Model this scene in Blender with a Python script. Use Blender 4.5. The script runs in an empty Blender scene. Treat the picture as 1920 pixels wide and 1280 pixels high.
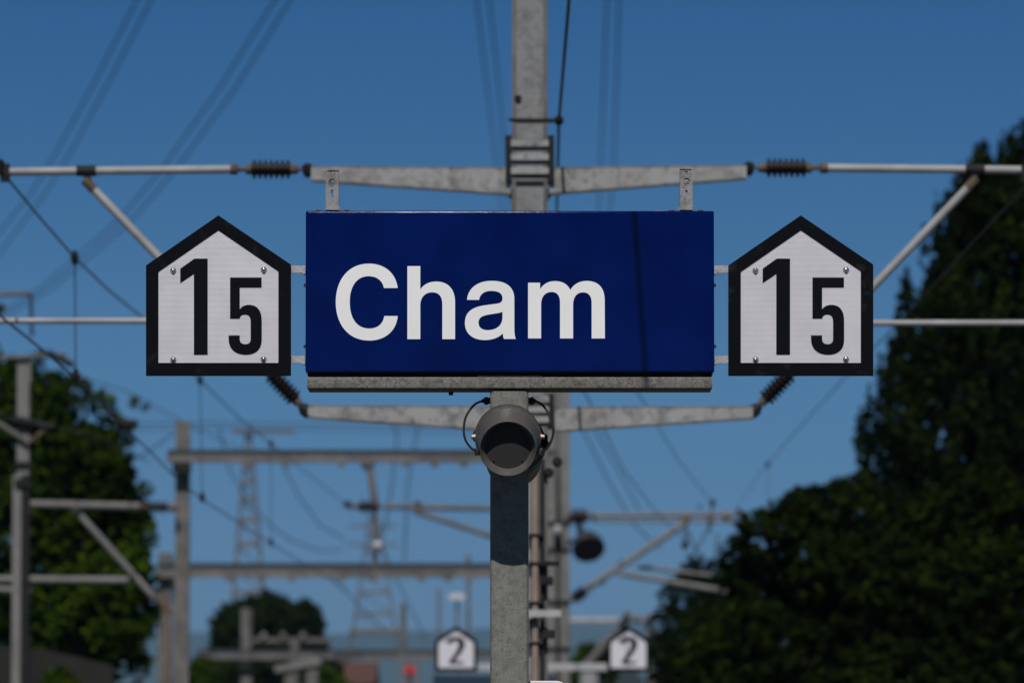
import bpy, math, random
import numpy as np
from mathutils import Vector, Matrix, Euler
random.seed(7)
R = math.radians
S = bpy.context.scene
COL = S.collection

# ------------------------------------------------------------ camera
LENS, FPX, HOR = 200.0, 200.0/36*1920, 1489.0      # horizon row of the photograph
CZ = 1.65
PITCH = math.atan((HOR-640)/FPX)
cam = bpy.data.cameras.new('camera'); cam.lens = LENS; cam.sensor_width = 36
cam.clip_start = .5; cam.clip_end = 30000
cam.dof.use_dof = True; cam.dof.focus_distance = 20.85; cam.dof.aperture_fstop = 5.1
camo = bpy.data.objects.new('camera', cam); COL.objects.link(camo)
camo.location = (0, 0, CZ); camo.rotation_euler = (math.pi/2+PITCH, 0, 0)
S.camera = camo

def P(px, py, Y):
    """world point at distance Y that the camera sees at pixel (px,py) of the 1920x1280 photograph"""
    u = (px-960)/FPX; v = (640-py)/FPX
    d = Vector((u, math.cos(PITCH)-v*math.sin(PITCH), math.sin(PITCH)+v*math.cos(PITCH)))
    return Vector((0, 0, CZ)) + d*(Y/d.y)

# ------------------------------------------------------------ light
SUN_EL, SUN_AZ = 50.0, 4.6                       # azimuth: degrees left of straight behind the camera
sd = Vector((-math.sin(R(SUN_AZ))*math.cos(R(SUN_EL)), -math.cos(R(SUN_AZ))*math.cos(R(SUN_EL)), math.sin(R(SUN_EL))))
sl = bpy.data.lights.new('sun', 'SUN'); sl.energy = 5.0; sl.angle = R(.5); sl.color = (1, .955, .89)
so = bpy.data.objects.new('sun', sl); COL.objects.link(so); so.location = (0, -5, 30)
so.rotation_euler = sd.to_track_quat('Z', 'Y').to_euler()

W = bpy.data.worlds.new('World'); S.world = W; W.use_nodes = True
nt = W.node_tree; N = nt.nodes; L = nt.links
for n in list(N): N.remove(n)
out = N.new('ShaderNodeOutputWorld'); bg = N.new('ShaderNodeBackground')
sky = N.new('ShaderNodeTexSky'); sky.sky_type = 'NISHITA'; sky.sun_disc = False
sky.sun_elevation = R(SUN_EL); sky.sun_rotation = R(180+SUN_AZ)
sky.altitude = 450; sky.air_density = 1.0; sky.dust_density = 0.15; sky.ozone_density = 3.0
tc = N.new('ShaderNodeTexCoord'); sp = N.new('ShaderNodeSeparateXYZ'); cb = N.new('ShaderNodeCombineXYZ')
ma = N.new('ShaderNodeMath'); ma.operation = 'MULTIPLY_ADD'; ma.inputs[1].default_value = 2.6; ma.inputs[2].default_value = 0.085
L.new(tc.outputs['Generated'], sp.inputs[0]); L.new(sp.outputs[0], cb.inputs[0]); L.new(sp.outputs[1], cb.inputs[1])
L.new(sp.outputs[2], ma.inputs[0]); L.new(ma.outputs[0], cb.inputs[2])
nz = N.new('ShaderNodeVectorMath'); nz.operation = 'NORMALIZE'
L.new(cb.outputs[0], nz.inputs[0]); L.new(nz.outputs[0], sky.inputs['Vector'])
# a polarised, deep blue summer sky: the tint only depends on elevation and is darkened up to the zenith to cut the fill light
tr = N.new('ShaderNodeValToRGB'); e = tr.color_ramp.elements
TINT = [(0.0, (.98, 1.06, 1.04)), (.025, (.90, 1.07, 1.15)), (.05, (.76, 1.12, 1.27)), (.075, (.68, 1.20, 1.40)), (.138, (.28, .94, 1.38)), (.35, (.18, .44, .72)), (1.0, (.08, .20, .36))]
while len(e) < len(TINT): e.new(.5)
for i, (p_, c_) in enumerate(TINT): e[i].position = p_; e[i].color = (c_[0]*.6, c_[1]*.6, c_[2]*.6, 1)
L.new(sp.outputs[2], tr.inputs[0])
mu = N.new('ShaderNodeMix'); mu.data_type = 'RGBA'; mu.blend_type = 'MULTIPLY'; mu.inputs[0].default_value = 1
L.new(sky.outputs[0], mu.inputs[6]); L.new(tr.outputs[0], mu.inputs[7]); L.new(mu.outputs[2], bg.inputs[0])
bg.inputs[1].default_value = .05*1.27/.6
L.new(bg.outputs[0], out.inputs[0])
S.view_settings.view_transform = 'Standard'; S.view_settings.look = 'None'
S.view_settings.exposure = -0.25; S.view_settings.gamma = 1.0; S.view_settings.use_curve_mapping = False
S.render.engine = 'CYCLES'

# ------------------------------------------------------------ materials
def mat(name, col, rough=.6, metal=0, spec=.5):
    m = bpy.data.materials.new(name); m.use_nodes = True
    b = m.node_tree.nodes['Principled BSDF']
    b.inputs['Base Color'].default_value = (*col, 1); b.inputs['Roughness'].default_value = rough
    b.inputs['Metallic'].default_value = metal; b.inputs['Specular IOR Level'].default_value = spec
    return m
def node(m, t, **kw):
    n = m.node_tree.nodes.new(t)
    for k, v in kw.items():
        if k in n.inputs: n.inputs[k].default_value = v
        else: setattr(n, k, v)
    return n
def link(m, a, b): m.node_tree.links.new(a, b)
def ramp(m, src, stops):
    r = node(m, 'ShaderNodeValToRGB'); e = r.color_ramp.elements
    while len(e) < len(stops): e.new(.5)
    for i, (p, c) in enumerate(stops):
        e[i].position = p; e[i].color = (*c, 1) if len(c) == 3 else c
    link(m, src, r.inputs[0]); return r
def mixc(m, fac, a, b, mode='MIX'):
    x = node(m, 'ShaderNodeMix', data_type='RGBA', blend_type=mode)
    for k, v in ((0, fac), (6, a), (7, b)):
        if hasattr(v, 'is_linked'): link(m, v, x.inputs[k])
        elif isinstance(v, (int, float)): x.inputs[k].default_value = v
        else: x.inputs[k].default_value = (*v, 1)
    return x.outputs[2]
def galv(name, lo, hi, scale=60, rust=0.0, warm=(.16, .13, .09), specks=0.0, streak=1.0):
    """weathered hot-dip galvanised steel: zinc spangle, vertical streaks, dirt"""
    m = mat(name, hi, .7, .05, .22); b = m.node_tree.nodes['Principled BSDF']
    t = node(m, 'ShaderNodeTexCoord')
    v = node(m, 'ShaderNodeTexVoronoi', Scale=scale); link(m, t.outputs['Object'], v.inputs['Vector'])
    n1 = node(m, 'ShaderNodeTexNoise', Scale=scale*.25, Detail=5.0, Roughness=.65); link(m, t.outputs['Object'], n1.inputs['Vector'])
    mp = node(m, 'ShaderNodeMapping'); mp.inputs['Scale'].default_value = (1, 1, .08); link(m, t.outputs['Object'], mp.inputs[0])
    n2 = node(m, 'ShaderNodeTexNoise', Scale=scale*.6, Detail=6.0, Roughness=.7); link(m, mp.outputs[0], n2.inputs['Vector'])
    sepv = node(m, 'ShaderNodeSeparateColor'); link(m, v.outputs['Color'], sepv.inputs[0])
    a = node(m, 'ShaderNodeMath', operation='MULTIPLY_ADD'); a.inputs[1].default_value = .35; link(m, sepv.outputs[0], a.inputs[0]); link(m, n1.outputs[0], a.inputs[2])
    a2 = node(m, 'ShaderNodeMath', operation='MULTIPLY_ADD'); a2.inputs[1].default_value = .5*streak; link(m, n2.outputs[0], a2.inputs[0]); link(m, a.outputs[0], a2.inputs[2])
    c = ramp(m, a2.outputs[0], [(.55+.0, lo), (1.25 if False else .98, hi)]).outputs[0]
    n3 = node(m, 'ShaderNodeTexNoise', Scale=scale*.12, Detail=4.0); link(m, t.outputs['Object'], n3.inputs['Vector'])
    f = ramp(m, n3.outputs[0], [(.42, (0, 0, 0)), (.75, (1, 1, 1))]).outputs[0]
    fm = node(m, 'ShaderNodeMath', operation='MULTIPLY'); fm.inputs[1].default_value = .45+rust*.5; link(m, f, fm.inputs[0])
    c = mixc(m, fm.outputs[0], c, warm)
    if specks:
        v2 = node(m, 'ShaderNodeTexVoronoi', Scale=scale*1.6); link(m, t.outputs['Object'], v2.inputs['Vector'])
        s = ramp(m, v2.outputs['Distance'], [(.16, (1, 1, 1)), (.36, (0, 0, 0))]).outputs[0]
        n4 = node(m, 'ShaderNodeTexNoise', Scale=scale*.2, Detail=3.0); link(m, t.outputs['Object'], n4.inputs['Vector'])
        g = ramp(m, n4.outputs[0], [(.48, (0, 0, 0)), (.60, (1, 1, 1))]).outputs[0]
        mu = node(m, 'ShaderNodeMath', operation='MULTIPLY'); link(m, s, mu.inputs[0]); link(m, g, mu.inputs[1])
        m3 = node(m, 'ShaderNodeMath', operation='MULTIPLY'); m3.inputs[1].default_value = specks; link(m, mu.outputs[0], m3.inputs[0])
        c = mixc(m, m3.outputs[0], c, (hi[0]*2.1, hi[1]*2.1, hi[2]*2.0))
    link(m, c, b.inputs['Base Color'])
    bp = node(m, 'ShaderNodeBump', Strength=.12, Distance=.002); link(m, n1.outputs[0], bp.inputs['Height']); link(m, bp.outputs[0], b.inputs['Normal'])
    rr = ramp(m, n1.outputs[0], [(.3, (.6,)*3), (.7, (.8,)*3)]); link(m, rr.outputs[0], b.inputs['Roughness'])
    return m
def noisy(name, c1, c2, scale=5, rough=.8, metal=0, spec=.3, stretch=(1, 1, 1), detail=5.0, bump=.0):
    m = mat(name, c1, rough, metal, spec); b = m.node_tree.nodes['Principled BSDF']
    t = node(m, 'ShaderNodeTexCoord'); mp = node(m, 'ShaderNodeMapping'); mp.inputs['Scale'].default_value = stretch
    link(m, t.outputs['Object'], mp.inputs[0])
    n = node(m, 'ShaderNodeTexNoise', Scale=scale, Detail=detail, Roughness=.65); link(m, mp.outputs[0], n.inputs['Vector'])
    r = ramp(m, n.outputs[0], [(.36, c1), (.66, c2)]); link(m, r.outputs[0], b.inputs['Base Color'])
    if bump:
        bp = node(m, 'ShaderNodeBump', Strength=bump, Distance=.01); link(m, n.outputs[0], bp.inputs['Height']); link(m, bp.outputs[0], b.inputs['Normal'])
    return m
def leafmat(name, c1, c2, c3):
    m = mat(name, c1, .9, 0, .04); b = m.node_tree.nodes['Principled BSDF']
    g = node(m, 'ShaderNodeNewGeometry'); r = ramp(m, g.outputs['Random Per Island'], [(0, c1), (.6, c2), (1, c3)])
    t = node(m, 'ShaderNodeTexCoord'); n = node(m, 'ShaderNodeTexNoise', Scale=.9, Detail=3.0); link(m, t.outputs['Object'], n.inputs['Vector'])
    f = ramp(m, n.outputs[0], [(.38, (.45,)*3), (.64, (1.4,)*3)])
    c = mixc(m, 1.0, r.outputs[0], f.outputs[0], 'MULTIPLY'); link(m, c, b.inputs['Base Color'])
    return m

M = {}
M['post'] = galv('post_steel', (.085, .085, .076), (.17, .17, .155), 190, rust=.1, warm=(.095, .088, .066), specks=.6)
M['beam'] = galv('beam_steel', (.06, .058, .054), (.165, .16, .15), 130, rust=.25, warm=(.10, .085, .065), specks=1.0, streak=.6)
M['strap'] = galv('strap_steel', (.09, .09, .09), (.25, .25, .26), 160, rust=.55, warm=(.11, .085, .05), specks=.15)
M['bracket'] = galv('bracket_steel', (.20, .20, .21), (.36, .36, .38), 150, rust=-.4)
M['mast'] = galv('mast_steel', (.10, .103, .108), (.19, .195, .203), 34, rust=-.2, warm=(.13, .12, .10), specks=.25)
M['arm'] = galv('arm_steel', (.095, .097, .10), (.27, .272, .272), 26, rust=-.1, warm=(.15, .135, .12))
M['tube'] = noisy('aluminium_tube', (.22, .22, .225), (.30, .30, .31), 3, .6, 0, .3)
M['dull'] = noisy('dull_tube', (.12, .12, .118), (.17, .17, .165), 3, .7, 0, .2)
M['portal'] = noisy('portal_steel', (.075, .072, .069), (.14, .133, .127), 2.5, .75, 0, .3)
M['rusty'] = noisy('rusty_steel', (.08, .045, .03), (.15, .12, .10), 4, .85)
M['pylon'] = noisy('pylon_paint', (.085, .078, .080), (.13, .12, .122), 1.2, .8)
M['dark'] = noisy('dark_fitting', (.006, .006, .008), (.018, .017, .018), 14, .7, 0, .2)
M['insulator'] = noisy('brown_porcelain', (.006, .0028, .003), (.012, .006, .006), 10, .5, 0, .15)
M['cap'] = noisy('rusty_cap', (.06, .044, .033), (.115, .088, .065), 18, .8, 0, .2)
M['slate'] = mat('slate_and_web_shade', (.030, .036, .046), .8, 0, .2)  # floodlight grey; also the painted web shade of the gantry beams
M['wire'] = mat('copper_wire', (.022, .028, .03), .6, .3)
M['black'] = mat('black_paint', (.0022, .0026, .0042), .5, 0, .08)
M['digit'] = mat('digit_film', (.0026, .0034, .0055), .5, 0, .08)
M['letter'] = noisy('white_film', (.70, .70, .70), (.74, .74, .74), 2.5, .4, 0, .4)
M['cable'] = mat('black_rubber', (.006, .006, .006), .5)
M['steel'] = mat('stainless', (.55, .53, .50), .18, 1)
M['brass'] = mat('brassy_bolt', (.22, .16, .11), .5, .6)
M['rustbolt'] = noisy('rusted_bolt', (.06, .014, .008), (.12, .035, .02), 60, .85)
M['speaker'] = noisy('grey_speaker_paint', (.060, .056, .052), (.082, .077, .071), 30, .45, 0, .35, bump=.03)
M['grille'] = noisy('speaker_grille', (.026, .024, .025), (.042, .038, .039), 300, .8, 0, .2, stretch=(1, 1, .3))
M['inner'] = mat('speaker_throat', (.02, .02, .02), .8)
M['board'] = mat('white_board', (.62, .58, .56), .5)
M['white'] = mat('white_enamel', (.45, .45, .47), .4)

# blue enamelled sheet with orange peel
m = mat('blue_enamel', (.0012, .0085, .075), .12, 0, .20); M['blue'] = m; b = m.node_tree.nodes['Principled BSDF']
t = node(m, 'ShaderNodeTexCoord'); n = node(m, 'ShaderNodeTexNoise', Scale=90.0, Detail=2.0); link(m, t.outputs['Object'], n.inputs['Vector'])
bp = node(m, 'ShaderNodeBump', Strength=.10, Distance=.003); link(m, n.outputs[0], bp.inputs['Height'])
n2 = node(m, 'ShaderNodeTexNoise', Scale=2.2, Detail=2.0); link(m, t.outputs['Object'], n2.inputs['Vector'])
bp2 = node(m, 'ShaderNodeBump', Strength=.5, Distance=.006); link(m, n2.outputs[0], bp2.inputs['Height']); link(m, bp2.outputs[0], bp.inputs['Normal'])
link(m, bp.outputs[0], b.inputs['Normal'])
n3 = node(m, 'ShaderNodeTexNoise', Scale=5.0, Detail=3.0); link(m, t.outputs['Object'], n3.inputs['Vector'])
r = ramp(m, n3.outputs[0], [(.35, (.0001, .0032, .056)), (.66, (.0001, .0054, .078))]); link(m, r.outputs[0], b.inputs['Base Color'])

# white sheet printed with a hexagonal dot screen
m = mat('dotted_sheet', (.6, .6, .6), .55, 0, .3); M['dots'] = m; b = m.node_tree.nodes['Principled BSDF']
t = node(m, 'ShaderNodeTexCoord')
def lattice(off):
    mp = node(m, 'ShaderNodeMapping'); mp.inputs['Scale'].default_value = (1/.0053, 1, 1/.0089); mp.inputs['Location'].default_value = off
    link(m, t.outputs['Object'], mp.inputs[0])
    fr = node(m, 'ShaderNodeVectorMath', operation='FRACTION'); link(m, mp.outputs[0], fr.inputs[0])
    sb = node(m, 'ShaderNodeVectorMath', operation='SUBTRACT'); sb.inputs[1].default_value = (.5, .5, .5); link(m, fr.outputs[0], sb.inputs[0])
    ml = node(m, 'ShaderNodeVectorMath', operation='MULTIPLY'); ml.inputs[1].default_value = (.0053, 0, .0089); link(m, sb.outputs[0], ml.inputs[0])
    ln = node(m, 'ShaderNodeVectorMath', operation='LENGTH'); link(m, ml.outputs[0], ln.inputs[0]); return ln.outputs['Value']
mn = node(m, 'ShaderNodeMath', operation='MINIMUM'); link(m, lattice((0, 0, 0)), mn.inputs[0]); link(m, lattice((.5, 0, .5)), mn.inputs[1])
ml = node(m, 'ShaderNodeMath', operation='MULTIPLY'); ml.inputs[1].default_value = 200; link(m, mn.outputs[0], ml.inputs[0])
oi = node(m, 'ShaderNodeObjectInfo'); va = node(m, 'ShaderNodeVectorMath', operation='MULTIPLY_ADD'); va.inputs[1].default_value = (37, 11, 53); va.inputs[0].default_value = (1, 1, 1)
link(m, oi.outputs['Random'], va.inputs[0]); link(m, t.outputs['Object'], va.inputs[2])
dn = node(m, 'ShaderNodeTexNoise', Scale=6.0, Detail=8.0, Roughness=.68); link(m, va.outputs[0], dn.inputs['Vector'])
base = ramp(m, dn.outputs[0], [(.35, (.62, .61, .65)), (.7, (.72, .71, .74))]).outputs[0]
dt = ramp(m, ml.outputs[0], [(.22, (.12, .12, .14)), (.36, (1, 1, 1))]).outputs[0]
link(m, mixc(m, 1.0, base, dt, 'MULTIPLY'), b.inputs['Base Color'])

# black frame lacquer with dull scuffs
m = M['black']; b = m.node_tree.nodes['Principled BSDF']; t = node(m, 'ShaderNodeTexCoord'); oi = node(m, 'ShaderNodeObjectInfo')
va = node(m, 'ShaderNodeVectorMath', operation='MULTIPLY_ADD'); va.inputs[1].default_value = (31, 17, 43); link(m, oi.outputs['Random'], va.inputs[0]); link(m, t.outputs['Object'], va.inputs[2])
n = node(m, 'ShaderNodeTexNoise', Scale=14.0, Detail=9.0, Roughness=.75); link(m, va.outputs[0], n.inputs['Vector'])
r = ramp(m, n.outputs[0], [(.56, (.0022, .0026, .0042)), (.74, (.020, .022, .026))]); link(m, r.outputs[0], b.inputs['Base Color'])

# ------------------------------------------------------------ mesh helpers
WP = {}
class MB:
    def __init__(s): s.v = []; s.f = []
    def add(s, v, f):
        o = len(s.v); s.v += [tuple(x) for x in v]; s.f += [tuple(o+i for i in q) for q in f]; return s
    def box(s, a, b):
        (x0, y0, z0), (x1, y1, z1) = a, b
        return s.add([(x0,y0,z0),(x1,y0,z0),(x1,y1,z0),(x0,y1,z0),(x0,y0,z1),(x1,y0,z1),(x1,y1,z1),(x0,y1,z1)],
                     [(0,3,2,1),(4,5,6,7),(0,1,5,4),(1,2,6,5),(2,3,7,6),(3,0,4,7)])
    def rbox(s, a, b, r, axis=2, seg=4):
        """box with rounded edges along one axis"""
        ax = [i for i in range(3) if i != axis]
        lo, hi = a, b; pts = []
        for cx, cy, a0 in ((hi[ax[0]]-r, hi[ax[1]]-r, 0), (lo[ax[0]]+r, hi[ax[1]]-r, 90), (lo[ax[0]]+r, lo[ax[1]]+r, 180), (hi[ax[0]]-r, lo[ax[1]]+r, 270)):
            for k in range(seg+1):
                t = R(a0+90*k/seg); pts.append((cx+r*math.cos(t), cy+r*math.sin(t)))
        n = len(pts); v = []
        for h in (lo[axis], hi[axis]):
            for p in pts:
                q = [0, 0, 0]; q[ax[0]] = p[0]; q[ax[1]] = p[1]; q[axis] = h; v.append(q)
        return s.add(v, [tuple(range(n-1, -1, -1)), tuple(range(n, 2*n))]+[(i, (i+1) % n, n+(i+1) % n, n+i) for i in range(n)])
    def tube(s, pts, r, n=10, caps=True):
        pts = [Vector(p) for p in pts]; rs = r if isinstance(r, (list, tuple)) else [r]*len(pts)
        v = []; up = None
        for i, p in enumerate(pts):
            d = (pts[min(i+1, len(pts)-1)]-pts[max(i-1, 0)]).normalized()
            if up is None: up = Vector((0, 0, 1)) if abs(d.z) < .9 else Vector((0, 1, 0))
            x = d.cross(up).normalized(); y = x.cross(d).normalized(); up = y
            for k in range(n):
                a = 2*math.pi*k/n; v.append(p+(x*math.cos(a)+y*math.sin(a))*rs[i])
        f = [(i*n+k, i*n+(k+1) % n, (i+1)*n+(k+1) % n, (i+1)*n+k) for i in range(len(pts)-1) for k in range(n)]
        if caps: f += [tuple(range(n-1, -1, -1)), tuple((len(pts)-1)*n+k for k in range(n))]
        return s.add(v, f)
    def lathe(s, p0, p1, prof, n=20, t01=True):
        """prof: (t, radius) with t from 0 to 1 between p0 and p1 (or metres along the axis)"""
        p0, p1 = Vector(p0), Vector(p1); d = p1-p0; ln = d.length; d.normalize()
        up = Vector((0, 0, 1)) if abs(d.z) < .9 else Vector((0, 1, 0))
        x = d.cross(up).normalized(); y = x.cross(d).normalized(); v = []
        for t, r in prof:
            c = p0+d*(t*ln if t01 else t)
            for k in range(n):
                a = 2*math.pi*k/n; v.append(c+(x*math.cos(a)+y*math.sin(a))*r)
        m_ = len(prof)
        return s.add(v, [(i*n+k, i*n+(k+1) % n, (i+1)*n+(k+1) % n, (i+1)*n+k) for i in range(m_-1) for k in range(n)]
                     + [tuple(range(n-1, -1, -1)), tuple((m_-1)*n+k for k in range(n))])
    def bar(s, p0, p1, w, h):
        """square bar between two points, w across, h up"""
        p0, p1 = Vector(p0), Vector(p1); d = (p1-p0).normalized()
        up = Vector((0, 0, 1)) if abs(d.z) < .9 else Vector((0, 1, 0))
        x = d.cross(up).normalized()*w/2; y = x.cross(d).normalized()*h/2
        return s.add([p+a*x+b_*y for p in (p0, p1) for a, b_ in ((-1, -1), (1, -1), (1, 1), (-1, 1))],
                     [(0,3,2,1),(4,5,6,7),(0,1,5,4),(1,2,6,5),(2,3,7,6),(3,0,4,7)])
    def prism(s, pts, y0, y1):
        """outline of (x,z) points given depth from y0 to y1"""
        n = len(pts)
        return s.add([(x, y0, z) for x, z in pts]+[(x, y1, z) for x, z in pts],
                     [tuple(range(n)), tuple(range(2*n-1, n-1, -1))]+[(i, n+i, n+(i+1) % n, (i+1) % n) for i in range(n)])

def finish(name, me, material, parent, smooth, bevel):
    me.materials.append(material)
    if smooth:
        me.shade_smooth(); me.set_sharp_from_angle(angle=R(smooth if smooth is not True else 35))
    o = bpy.data.objects.new(name, me); COL.objects.link(o)
    if parent: o.parent = parent
    if bevel:
        md = o.modifiers.new('bevel', 'BEVEL'); md.width = bevel; md.segments = 3; md.limit_method = 'ANGLE'; md.angle_limit = R(40)
    return o
def obj(name, mb, material, parent=None, smooth=True, bevel=0, origin=None):
    base = WP[parent.name] if parent else (Vector(origin) if origin is not None else Vector((0, 0, 0)))
    if not parent and origin is None and mb.v:
        a = np.array(mb.v); base = Vector(((a[:, 0].min()+a[:, 0].max())/2, (a[:, 1].min()+a[:, 1].max())/2, a[:, 2].min()))
    me = bpy.data.meshes.new(name); me.from_pydata([tuple(Vector(v)-base) for v in mb.v], [], mb.f); me.update()
    o = finish(name, me, material, parent, smooth, bevel)
    WP[o.name] = base
    if not parent: o.location = base
    return o
def tag(o, label=None, cat=None, group=None, kind=None):
    if label: o['label'] = label
    if cat: o['category'] = cat
    if group: o['group'] = group
    if kind: o['kind'] = kind
    return o
def thing(name, label, cat, loc, group=None):
    o = bpy.data.objects.new(name, None); COL.objects.link(o); o.location = loc; o.empty_display_size = .2
    WP[o.name] = Vector(loc); return tag(o, label, cat, group)

def glyph(name, paths, Y0, Y1, material, parent):
    """paths in photo pixels: ('M',p) then ('L',p) / ('C',c1,c2,p); becomes a flat raised shape between depths Y0 and Y1"""
    base = WP[parent.name]
    cu = bpy.data.curves.new(name, 'CURVE'); cu.dimensions = '2D'; cu.fill_mode = 'BOTH'; cu.resolution_u = 14; cu.extrude = (Y1-Y0)/2
    w = lambda p: P(p[0], p[1], Y0)
    for path in paths:
        pts = []                                       # [co, hl, hr]
        for seg in path:
            p = w(seg[-1])
            if seg[0] == 'M': pts.append([p, p, p])
            elif seg[0] == 'L': pts.append([p, p, p])
            else:
                pts[-1][2] = w(seg[1]); pts.append([p, w(seg[2]), p])
        if (pts[0][0]-pts[-1][0]).length < 1e-5: pts[0][1] = pts[-1][1]; pts.pop()
        sp_ = cu.splines.new('BEZIER'); sp_.bezier_points.add(len(pts)-1); sp_.use_cyclic_u = True
        for bpnt, (c, hl, hr) in zip(sp_.bezier_points, pts):
            bpnt.handle_left_type = bpnt.handle_right_type = 'FREE'
            bpnt.co = (c.x-base.x, c.z-base.z, 0); bpnt.handle_left = (hl.x-base.x, hl.z-base.z, 0); bpnt.handle_right = (hr.x-base.x, hr.z-base.z, 0)
    tmp = bpy.data.objects.new('tmp', cu); COL.objects.link(tmp)
    dg = bpy.context.evaluated_depsgraph_get(); me = bpy.data.meshes.new_from_object(tmp.evaluated_get(dg)); me.name = name
    bpy.data.objects.remove(tmp)
    me.materials.clear()
    yc = (Y0+Y1)/2-base.y
    me.transform(Matrix(((1, 0, 0, 0), (0, 0, -1, yc), (0, 1, 0, 0), (0, 0, 0, 1))))
    return finish(name, me, material, parent, None, 0)
def scaled(paths, f): return [[(s[0],)+tuple(f(p) for p in s[1:]) for s in path] for path in paths]

SY = 20.8                                    # distance of the sign's front faces
PX = SY/FPX                                  # metres per photo pixel there
def X(px, Y=SY): return (px-960)*Y/FPX
def Z(py, Y=SY): return P(960, py, Y).z

# ------------------------------------------------------------ setting
GZ = -.55
g = MB(); g.add([(-12000, -500, GZ), (12000, -500, GZ), (12000, 17000, GZ), (-12000, 17000, GZ)], [(0, 1, 2, 3)])
tag(obj('ground', g, noisy('grassy_earth', (.05, .06, .025), (.10, .10, .055), .35, .95), smooth=False), kind='structure')
g = MB(); g.box((-7.2, -60, GZ), (-2.95, 400, GZ+.22)); g.box((2.95, -60, GZ), (7.2, 400, GZ+.22))
tag(obj('track_bed', g, noisy('ballast', (.06, .05, .042), (.15, .135, .115), 18, .95, bump=.6), smooth=False), kind='structure')
g = MB(); g.box((-2.85, -60, GZ-.1), (2.85, 400, 0))
tag(obj('platform', g, noisy('asphalt', (.030, .030, .031), (.055, .055, .054), 9, .9, bump=.2), smooth=False), kind='structure')
g = MB(); g.box((-2.98, -60, GZ-.05), (-2.6, 400, .012)); g.box((2.6, -60, GZ-.05), (2.98, 400, .012))
tag(obj('platform_edge', g, noisy('concrete', (.18, .175, .165), (.26, .255, .245), 3, .85), smooth=False), kind='structure')
for sx, side in ((-1, 'left'), (1, 'right')):
    for k, off in enumerate((-.7175, .7175)):
        xr = sx*4.75+off
        g = MB(); g.prism([(xr-.07, GZ+.24), (xr+.07, GZ+.24), (xr+.02, GZ+.27), (xr+.012, GZ+.36), (xr+.036, GZ+.38), (xr+.036, GZ+.41), (xr-.036, GZ+.41), (xr-.036, GZ+.38), (xr-.012, GZ+.36), (xr-.02, GZ+.27)], -60, 400)
        inner = (off > 0) == (sx < 0)
        tag(obj('rail', g, M['rusty'], smooth=False), 'brown steel rail of the %s track, the one %s the platform' % (side, 'nearest' if inner else 'farther from'), 'rail', 'rails of the two tracks')

# far wooded hills
def ridge(name, Y, x0, x1, zfun, material, depth):
    g = MB(); n = 160; v = []
    for i in range(n+1):
        x = x0+(x1-x0)*i/n; z = zfun(x)
        v += [(x, Y, GZ), (x, Y+depth*.35, z*.72), (x, Y+depth*.7, z), (x, Y+depth*1.8, z*.5)]
    g.add(v, [(i*4+k, i*4+4+k, i*4+5+k, i*4+1+k) for i in range(n) for k in range(3)])
    return obj(name, g, material, smooth=180)
def hz(x):
    return 120+10*math.sin(x/260)+7*math.sin(x/97+1)+3*math.sin(x/31)-.06*abs(x+100)**.9
tag(ridge('hills', 14000, -11000, 11000, lambda x: 440+11*math.sin(x/520)+6*math.sin(x/190+1)+2*math.sin(x/67), noisy('forest_far', (.025, .045, .028), (.045, .065, .040), .006, 1), 1500), kind='structure')
tag(ridge('hills', 1500, -900, 900, lambda x: max(3, 26+1.5*math.sin(x/60)+1*math.sin(x/23)+18*math.exp(-((x-24)/16)**4)), noisy('forest_near', (.012, .02, .016), (.022, .03, .022), .03, 1), 300), kind='structure')

# ------------------------------------------------------------ station name sign
FY = SY                                       # front plane
pz0, pz1 = Z(736), Z(707)
post = thing('sign_post', 'square galvanised steel post on the platform carrying the blue name sign', 'post', (X(955, 20.87), 20.87, 0))
pc = post.location
hw = 36*20.80/FPX
g = MB(); g.rbox((pc.x-hw, 20.795, 0), (pc.x+hw, 20.795+2*hw, Z(733, 20.795)), .016, 2, 6)
obj('post_tube', g, M['post'], post, True)
g = MB(); g.box((pc.x-.15, 20.72, 0), (pc.x+.15, 21.02, .02)); obj('base_plate', g, M['post'], post, bevel=.002)
# cross beam: rounded box section, chamfered ends
bx0, bx1 = X(576, 20.785), X(1335.5, 20.785)
bt, bb = Z(706.5, 20.785), Z(728.5, 20.785)
g = MB(); g.rbox((bx0, 20.785, bb), (bx1, 20.985, bt), .006, 0, 4)
obj('cross_beam', g, M['beam'], post, True)
for sgn, xx in ((-1, bx0), (1, bx1)):
    g = MB(); g.rbox((min(xx, xx+sgn*.003), 20.795, bb+.006), (max(xx, xx+sgn*.003), 20.975, bt-.006), .004, 0, 3); obj('end_cap', g, M['post'], post)
for px in (845,):
    g = MB(); g.lathe((X(px, 20.9), 20.95, bb-.0015), (X(px, 20.9), 20.95, bb-.012), [(0, .009), (1, .008)], 10); obj('bolt', g, M['dark'], post)

box0 = Vector((X(571.5), FY, Z(697.5))); box1 = Vector((X(1340.5), FY+.255, Z(395.5)))
name_sign = thing('name_sign', 'dark blue station name sign with white letters reading Cham', 'sign', (X(956), FY+.12, Z(698)))
g = MB(); g.rbox((box0.x, box0.y+.004, box0.z), (box1.x, box1.y-.004, box1.z), .006, 1, 4)
obj('housing', g, M['blue'], name_sign)
g = MB(); g.rbox((box0.x+.003, FY, box0.z+.003), (box1.x-.003, FY+.006, box1.z-.003), .006, 1, 4)
obj('front_sheet', g, M['blue'], name_sign, bevel=.0022)
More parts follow.
